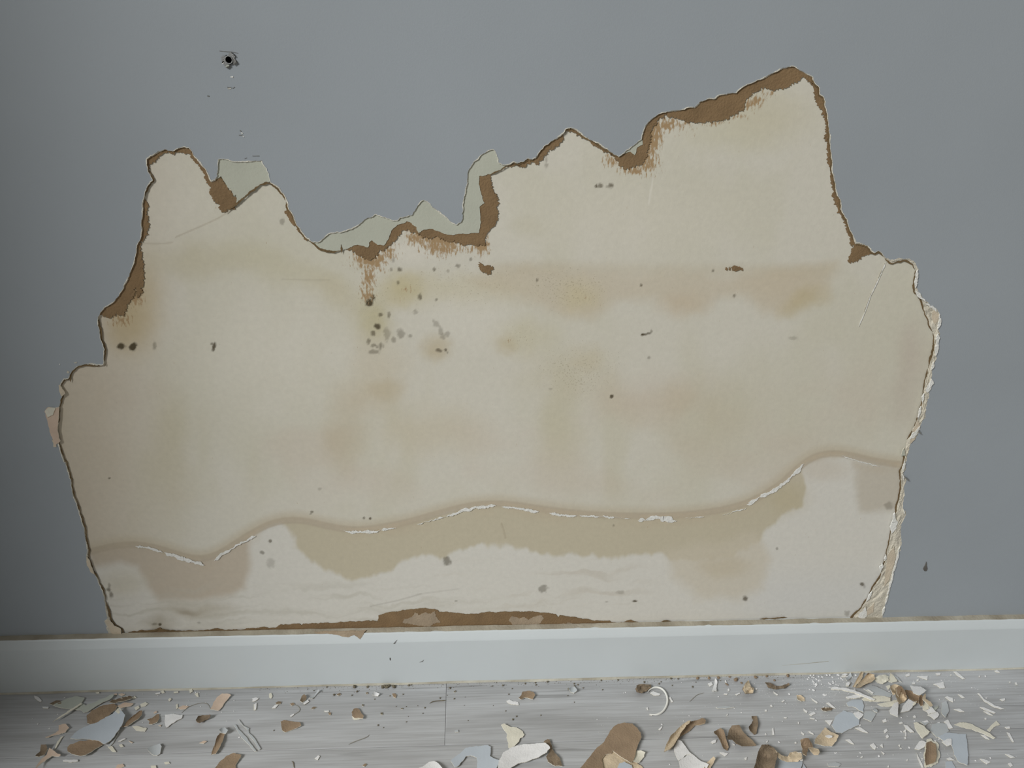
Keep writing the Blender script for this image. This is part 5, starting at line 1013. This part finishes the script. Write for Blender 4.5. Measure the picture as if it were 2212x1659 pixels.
fk('plaster_sliver', 'G', [(485, 548), (520, 540), (625, 608), (600, 630)], 'f_white', 'white splinter on the grey blue sheet in the hollow', 'plaster sliver', lvl=3.5)
fk('plaster_flake', 'G', [(600, 945), (650, 905), (700, 960), (690, 1005), (640, 985)], 'f_bluepale', 'pale grey bit on the small pale blue diamond', 'plaster chip', lvl=3, curl=.003)
fk('plaster_flake', 'G', [(1395, 830), (1440, 775), (1485, 775), (1460, 835), (1420, 870)], 'f_cream', 'cream tip between the two white slanting flakes of the heap', 'plaster flake', lvl=7)
fk('plaster_flake', 'G', [(1590, 880), (1660, 780), (1705, 860), (1725, 935), (1625, 955)], 'f_cream', 'cream wedge below the forked cream prong', 'plaster flake', lvl=6)
fk('plaster_flake', 'G', [(1780, 930), (1905, 865), (1915, 895), (1850, 962)], 'f_sage', 'grey green flake behind the lower right corner of the heap', 'plaster flake', lvl=1.5)
fk('paint_flake', 'G', [(1545, 1185), (1640, 1210), (1720, 1185), (1725, 1200), (1645, 1262)], 'f_bluepale', 'thin grey flake above the thick cream flake', 'paint flake', lvl=1)
fk('plaster_flake', 'G', [(1000, 230), (1100, 300), (1180, 400), (1120, 370), (1040, 300)], 'f_bluepale', 'pale grey strip behind the cream pointed piece', 'plaster flake', lvl=2)
fk('paper_flake', 'G', [(1520, 690), (1580, 650), (1620, 720), (1600, 860), (1550, 880), (1520, 800)], 'f_brown', 'brown folded end beside the forked cream prong', 'paper flake', lvl=7, curl2=.006)
RC = 'small white plaster chip strewn around the heap on the right'; RG = 'white chips around the right heap'
for pts in ([(960, 185), (1000, 165), (1007, 190), (970, 202)], [(1280, 168), (1330, 163), (1328, 185), (1290, 187)], [(1900, 140), (1930, 133), (1957, 158), (1920, 157)], [(1515, 390), (1550, 393), (1587, 425), (1560, 428)], [(1955, 440), (2010, 430), (2012, 450), (1985, 462)], [(2010, 735), (2060, 730), (2067, 750), (2030, 753)],
      [(2030, 790), (2060, 800), (2107, 892), (2090, 892), (2050, 830)], [(1745, 1070), (1790, 1073), (1862, 1105), (1820, 1127), (1780, 1100)], [(2010, 1020), (2050, 1023), (2117, 1055), (2080, 1062)], [(2045, 1120), (2070, 1110), (2097, 1140), (2070, 1157)], [(1380, 420), (1400, 410), (1460, 430), (1462, 472), (1420, 452)], [(1365, 680), (1410, 655), (1457, 745), (1420, 752), (1390, 702)],
      [(1470, 548), (1530, 540), (1582, 572), (1540, 572)], [(585, 925), (620, 905), (652, 940), (640, 972), (615, 962)], [(690, 930), (717, 908), (722, 952)], [(705, 990), (742, 1015), (730, 1027)], [(715, 665), (750, 645), (762, 675), (730, 687)], [(730, 772), (760, 750), (772, 775), (740, 802)], [(750, 832), (770, 810), (787, 840), (765, 857)], [(325, 870), (370, 865), (417, 917), (380, 907)],
      [(120, 480), (150, 475), (222, 537), (190, 532)], [(1755, 815), (1800, 820), (1847, 867), (1810, 857)], [(1785, 570), (1830, 573), (1882, 612), (1850, 607)], [(890, 690), (920, 678), (935, 695), (905, 702)], [(1040, 620), (1060, 610), (1070, 632), (1045, 640)], [(1295, 690), (1325, 680), (1320, 700), (1300, 705)], [(1130, 680), (1190, 665), (1215, 690), (1160, 715)], [(945, 770), (970, 755), (960, 790), (935, 785)],
      [(955, 790), (968, 790), (970, 830), (955, 830)], [(945, 842), (965, 835), (970, 860), (950, 865)], [(760, 300), (790, 290), (800, 330), (775, 335)], [(290, 190), (340, 178), (335, 205), (270, 212)], [(330, 270), (370, 255), (372, 290), (340, 300)], [(1075, 235), (1100, 225), (1098, 248), (1080, 250)], [(1030, 265), (1065, 262), (1062, 278), (1032, 278)], [(885, 925), (905, 920), (900, 940)], [(900, 955), (925, 960), (915, 968)],
      [(1435, 178), (1448, 172), (1446, 192), (1436, 192)], [(1735, 195), (1748, 192), (1748, 206), (1737, 207)], [(2115, 265), (2135, 262), (2145, 288), (2128, 290)], [(2055, 255), (2072, 252), (2070, 268), (2058, 270)], [(1795, 640), (1815, 635), (1815, 655), (1800, 658)], [(970, 1080), (988, 1072), (982, 1092), (972, 1094)], [(485, 1052), (510, 1042), (505, 1058), (490, 1062)], [(770, 1148), (785, 1140), (785, 1160), (772, 1162)]):
    fk('plaster_chip', 'F5', pts, 'f_white', RC, 'plaster chip', RG, lvl=random.uniform(0, .3), amp=.3)
CC = 'small pale sliver on the planks between the ivory ring and the heap'; CG = 'slivers between ring and heap'
for pts in ([(1075, 372), (1115, 375), (1110, 386), (1075, 383)], [(1195, 382), (1240, 364), (1246, 376), (1210, 392)], [(1590, 350), (1642, 386), (1630, 392), (1595, 366)], [(1115, 332), (1130, 318), (1136, 342), (1122, 352)], [(1085, 240), (1100, 235), (1108, 275), (1098, 275)], [(1575, 742), (1590, 728), (1600, 802), (1580, 802)], [(1675, 455), (1700, 440), (1708, 450), (1690, 462)], [(1500, 545), (1520, 540), (1525, 558), (1508, 560)],
      [(1555, 495), (1575, 492), (1582, 510), (1565, 512)], [(1400, 322), (1425, 318), (1422, 332), (1405, 334)], [(270, 522), (285, 518), (292, 542), (280, 544)], [(300, 588), (340, 590), (330, 602), (305, 598)], [(395, 745), (430, 712), (438, 722), (415, 755)], [(1105, 590), (1118, 585), (1112, 606), (1104, 606)], [(1700, 620), (1730, 622), (1728, 632), (1704, 630)], [(1505, 790), (1515, 785), (1520, 806), (1508, 808)], [(1810, 880), (1828, 875), (1832, 892), (1815, 895)],
      [(1845, 670), (1858, 672), (1856, 690), (1846, 686)], [(1165, 890), (1192, 900), (1190, 912), (1170, 905)], [(1290, 1045), (1315, 1035), (1312, 1062), (1300, 1066)], [(1880, 770), (1915, 795), (1905, 806), (1880, 785)], [(1955, 765), (2005, 785), (2008, 800), (1965, 782)], [(1515, 875), (1535, 858), (1530, 878), (1518, 884)], [(1985, 420), (2050, 465), (2045, 475), (1995, 440)], [(1900, 530), (1945, 555), (1938, 575), (1905, 552)], [(1960, 590), (2010, 565), (2030, 580), (1985, 605)], [(1970, 625), (2020, 632), (2018, 642), (1972, 634)]):
    fk('plaster_sliver', 'F4', pts, 'f_white', CC, 'plaster sliver', CG, lvl=random.uniform(0, .3), amp=.3)

# ---- loose crumbs: individual grains near the baseboard and around the heap
def crumb_mesh(i):
    bm = bmesh.new(); bmesh.ops.create_icosphere(bm, subdivisions=1, radius=1.0)
    r = random.Random(i)
    sx, sy, sz = r.uniform(.7, 1.3), r.uniform(.6, 1.1), r.uniform(.35, .7)
    for v in bm.verts:
        k = r.uniform(.72, 1.25); v.co = Vector((v.co.x*sx*k, v.co.y*sy*k, v.co.z*sz*k))
    zmin = min(v.co.z for v in bm.verts)
    for v in bm.verts: v.co.z -= zmin
    m_ = bpy.data.meshes.new('crumb'); bm.to_mesh(m_); bm.free(); return m_
variants = {}
for key, mt in (('w', 'f_white'), ('b', 'dirt'), ('t', 'f_brown')):
    variants[key] = []
    for i in range(5):
        m_ = crumb_mesh(i+hash(key) % 7 if False else i+{'w': 0, 'b': 10, 't': 20}[key]); m_.materials.append(M[mt]); variants[key].append(m_)
def crumbs(n, px_rng, py_fn, key, size, label, group, name='plaster_crumb', cat='crumb'):
    r = random.Random(n*31+int(px_rng[0]))
    for _ in range(n):
        x = r.uniform(*px_rng); y = py_fn(x, r); s_ = r.uniform(*size)
        P = lay_pts(np.array([[x, y]]), 0.0001)[0]
        if P[1] > YB-s_: P[1] = YB-s_*1.2
        o = bpy.data.objects.new(name, r.choice(variants[key])); link(o)
        o.location = (P[0], P[1], 0.0001); o.rotation_euler = (0, 0, r.uniform(0, 6.28)); o.scale = (s_, s_, s_)
        tag(o, label, cat, group)
def base_y(x): return 1498.5-0.0248*x
crumbs(42, (640, 1560), lambda x, r: base_y(x)+abs(r.gauss(0, 16))+1, 'b', (.0006, .0019), 'tiny dark dirt grain along the baseboard foot in the middle', 'dark grains by the baseboard', 'dirt_grain', 'dirt grain')
crumbs(26, (560, 1250), lambda x, r: base_y(x)+r.uniform(8, 95), 'b', (.0006, .0014), 'tiny dark dirt grain out on the middle planks', 'dark grains on the planks', 'dirt_grain', 'dirt grain')
crumbs(50, (1740, 1850), lambda x, r: base_y(x)+abs(r.gauss(0, 18))+2, 'w', (.0007, .0022), 'tiny white plaster crumb in the drift left of the heap by the baseboard', 'white crumbs in the drift')
crumbs(64, (1640, 2150), lambda x, r: base_y(x)+r.uniform(15, 200), 'w', (.0005, .0016), 'tiny white plaster crumb sprinkled over the right hand planks', 'white crumbs on the right planks')
crumbs(34, (1250, 1640), lambda x, r: base_y(x)+r.uniform(12, 190), 'w', (.0004, .0011), 'tiny white plaster crumb sprinkled between ivory ring and brown scraps', 'white crumbs in the middle')
crumbs(30, (60, 520), lambda x, r: base_y(x)+abs(r.gauss(0, 45))+4, 'w', (.0005, .0013), 'tiny pale crumb on the shaded planks at left', 'pale crumbs at left')
crumbs(14, (1500, 1780), lambda x, r: base_y(x)+abs(r.gauss(0, 12))+1, 't', (.001, .0026), 'small brown paper crumb by the baseboard left of the heap', 'brown crumbs by the baseboard')
crumbs(9, (760, 860), lambda x, r: base_y(x)+r.uniform(0, 6), 'b', (.0014, .0034), 'dark dirt clump in the fluff under the baseboard left of the plank joint', 'dirt clumps under the baseboard', 'dirt_clump', 'dirt')

# dust that nobody could count
def dust(name, n, fn, size, m, label, seed):
    r = np.random.default_rng(seed); V = []; F = []
    for i in range(n):
        x, y = fn(r); P = lay_pts(np.array([[x, y]]), 0.0001)[0]
        if P[1] > YB: continue
        s_ = r.uniform(*size); a = r.uniform(0, 6.28); b = len(V)
        for k in range(3): V.append((P[0]+s_*math.cos(a+k*2.1)*r.uniform(.6, 1.4), P[1]+s_*math.sin(a+k*2.1)*r.uniform(.6, 1.4), 0.00012))
        V.append((P[0], P[1], 0.0001+s_*r.uniform(.4, .9)))
        F += [(b, b+1, b+3), (b+1, b+2, b+3), (b+2, b, b+3)]
    o = mesh_obj(name, V, F, M[m]); return tag(o, label, 'dust', kind='stuff')
dust('plaster_dust', 900, lambda r: ((lambda x: (x, base_y(x)+abs(r.normal(0, 45))+1))(r.normal(1830, 130))), (.0002, .0006), 'f_white', 'fine white plaster dust around the heap on the right', 1)
dust('plaster_dust', 350, lambda r: (r.uniform(1250, 2212), r.uniform(1460, 1659)), (.0002, .0005), 'f_white', 'sparse white plaster dust over the right half of the floor', 3)
dust('dirt_dust', 600, lambda r: ((lambda x: (x, base_y(x)+abs(r.normal(0, 6))))(r.uniform(560, 1800))), (.0002, .0007), 'dirt', 'fine dark dirt along the foot of the baseboard', 2)

# ---- give every scattered chip a label of its own: named by the nearest piece one can find
SHORT = [('notched grey green paint flake', 'the notched grey green flake'), ('large dull blue paint sheet', 'the dull blue sheet at left'), ('wide brown paper scrap', 'the wide brown scrap at left'), ('cream triangular', 'the cream triangle'), ('pinkish rectangular', 'the pinkish rectangle'),
 ('small cupped dark brown', 'the small cupped brown scrap'), ('small grey blue paint flake', 'the cracked grey blue flake'), ('narrow upright tan', 'the narrow upright tan strip'), ('straight pale grey blue sliver', 'the pair of grey blue slivers'), ('slanting tan brown', 'the slanting tan scrap'), ('long dark brown scrap', 'the long dark brown scrap'),
 ('brown wedge shaped', 'the brown wedge scrap'), ('rounded brown scrap left', 'the rounded brown scrap'), ('forked pale blue sliver', 'the forked pale blue sliver'), ('pale blue paint sheet with a bite', 'the bitten blue sheet'), ('tan brown scrap with a tail', 'the tailed tan scrap'),
 ('ivory half ring', 'the ivory half ring'), ('long tan paper strip', 'the long rolled tan strip'), ('slim brown leaf', 'the slim brown leaf'), ('broad brown cupped', 'the broad cupped brown scrap'), ('upright brown bent', 'the upright bent brown scrap'), ('large crumpled brown', 'the crumpled brown sheet'), ('tan crumpled tuft', 'the tan tuft'), ('long dark fuzzy wad', 'the dark fuzzy wad'), ('small tan oval', 'the small tan oval'),
 ('large cream square', 'the large cream square'), ('tall twisted brown', 'the tall twisted scrap'), ('longest white stick', 'the longest white stick'), ('large pale blue sheet left below', 'the blue sheet below the heap'), ('thick cream flake below', 'the thick cream flake'), ('brown oval paper scrap', 'the brown oval'), ('large pale blue paint sheet right', 'the big blue sheet at right'), ('long cream leaf', 'the long cream leaf'), ('long curved pale sliver', 'the long curved sliver'),
 ('broad white flake', 'the broad white flake'), ('grey pointed paint chip', 'the grey pointed chip'), ('white four sided chip', 'the four sided white chip'), ('white stick slanting', 'the slanting white stick'), ('tall white splinter', 'the tall white splinter'), ('dark crooked fibre', 'the dark crooked fibre')]
def ctr(o):
    me_ = o.data; c = np.array([v.co[:] for v in me_.vertices]).mean(0)+np.array(o.location); x, y = to_px(c); return float(x), float(y)
anch = []
for o in S.objects:
    if o.type == 'MESH' and o.parent is None and 'label' in o and not o.get('group') and not o.get('kind'):
        for key, sh in SHORT:
            if o['label'].startswith(key): anch.append((sh, *ctr(o)))
bucket = {}
for o in list(S.objects):
    if o.get('group') in (LG, MG, RG, CG):
        x, y = ctr(o)
        sh, ax, ay = min(anch, key=lambda a: (a[1]-x)**2+(1.6*(a[2]-y))**2)
        dx, dy = x-ax, y-ay
        d = ('right of' if dx > 0 else 'left of') if abs(dx) > abs(dy)*1.2 else ('below' if dy > 0 else 'above')
        p = np.array([v.co[:2] for v in o.data.vertices]); p = p-p.mean(0); sv = np.linalg.svd(p, compute_uv=False)
        shape = 'thin' if sv[0] > 3.2*sv[1] else ('long' if sv[0] > 2.0*sv[1] else 'stubby')
        m0 = o.data.materials[0].name
        colr = {'flake_white': 'white', 'flake_cream': 'cream', 'flake_pinkish': 'pinkish', 'flake_brown_paper': 'brown', 'flake_dark_brown': 'dark brown', 'dark_dirt': 'black', 'flake_pale_blue': 'grey blue'}.get(m0, 'pale')
        bucket.setdefault((colr, shape, d, sh), []).append((math.hypot(dx, dy), o))
ORD = ['nearest', 'second nearest', 'third nearest', 'fourth nearest', 'fifth nearest', 'sixth nearest']
for (colr, shape, d, sh), L in bucket.items():
    L.sort(key=lambda t: t[0])
    for i, (_, o) in enumerate(L):
        noun = 'sliver' if shape == 'thin' else 'chip'
        o['label'] = f'small {colr} {shape} {noun} {d} {sh}' + (f', the {ORD[min(i, 5)]}' if len(L) > 1 else '')
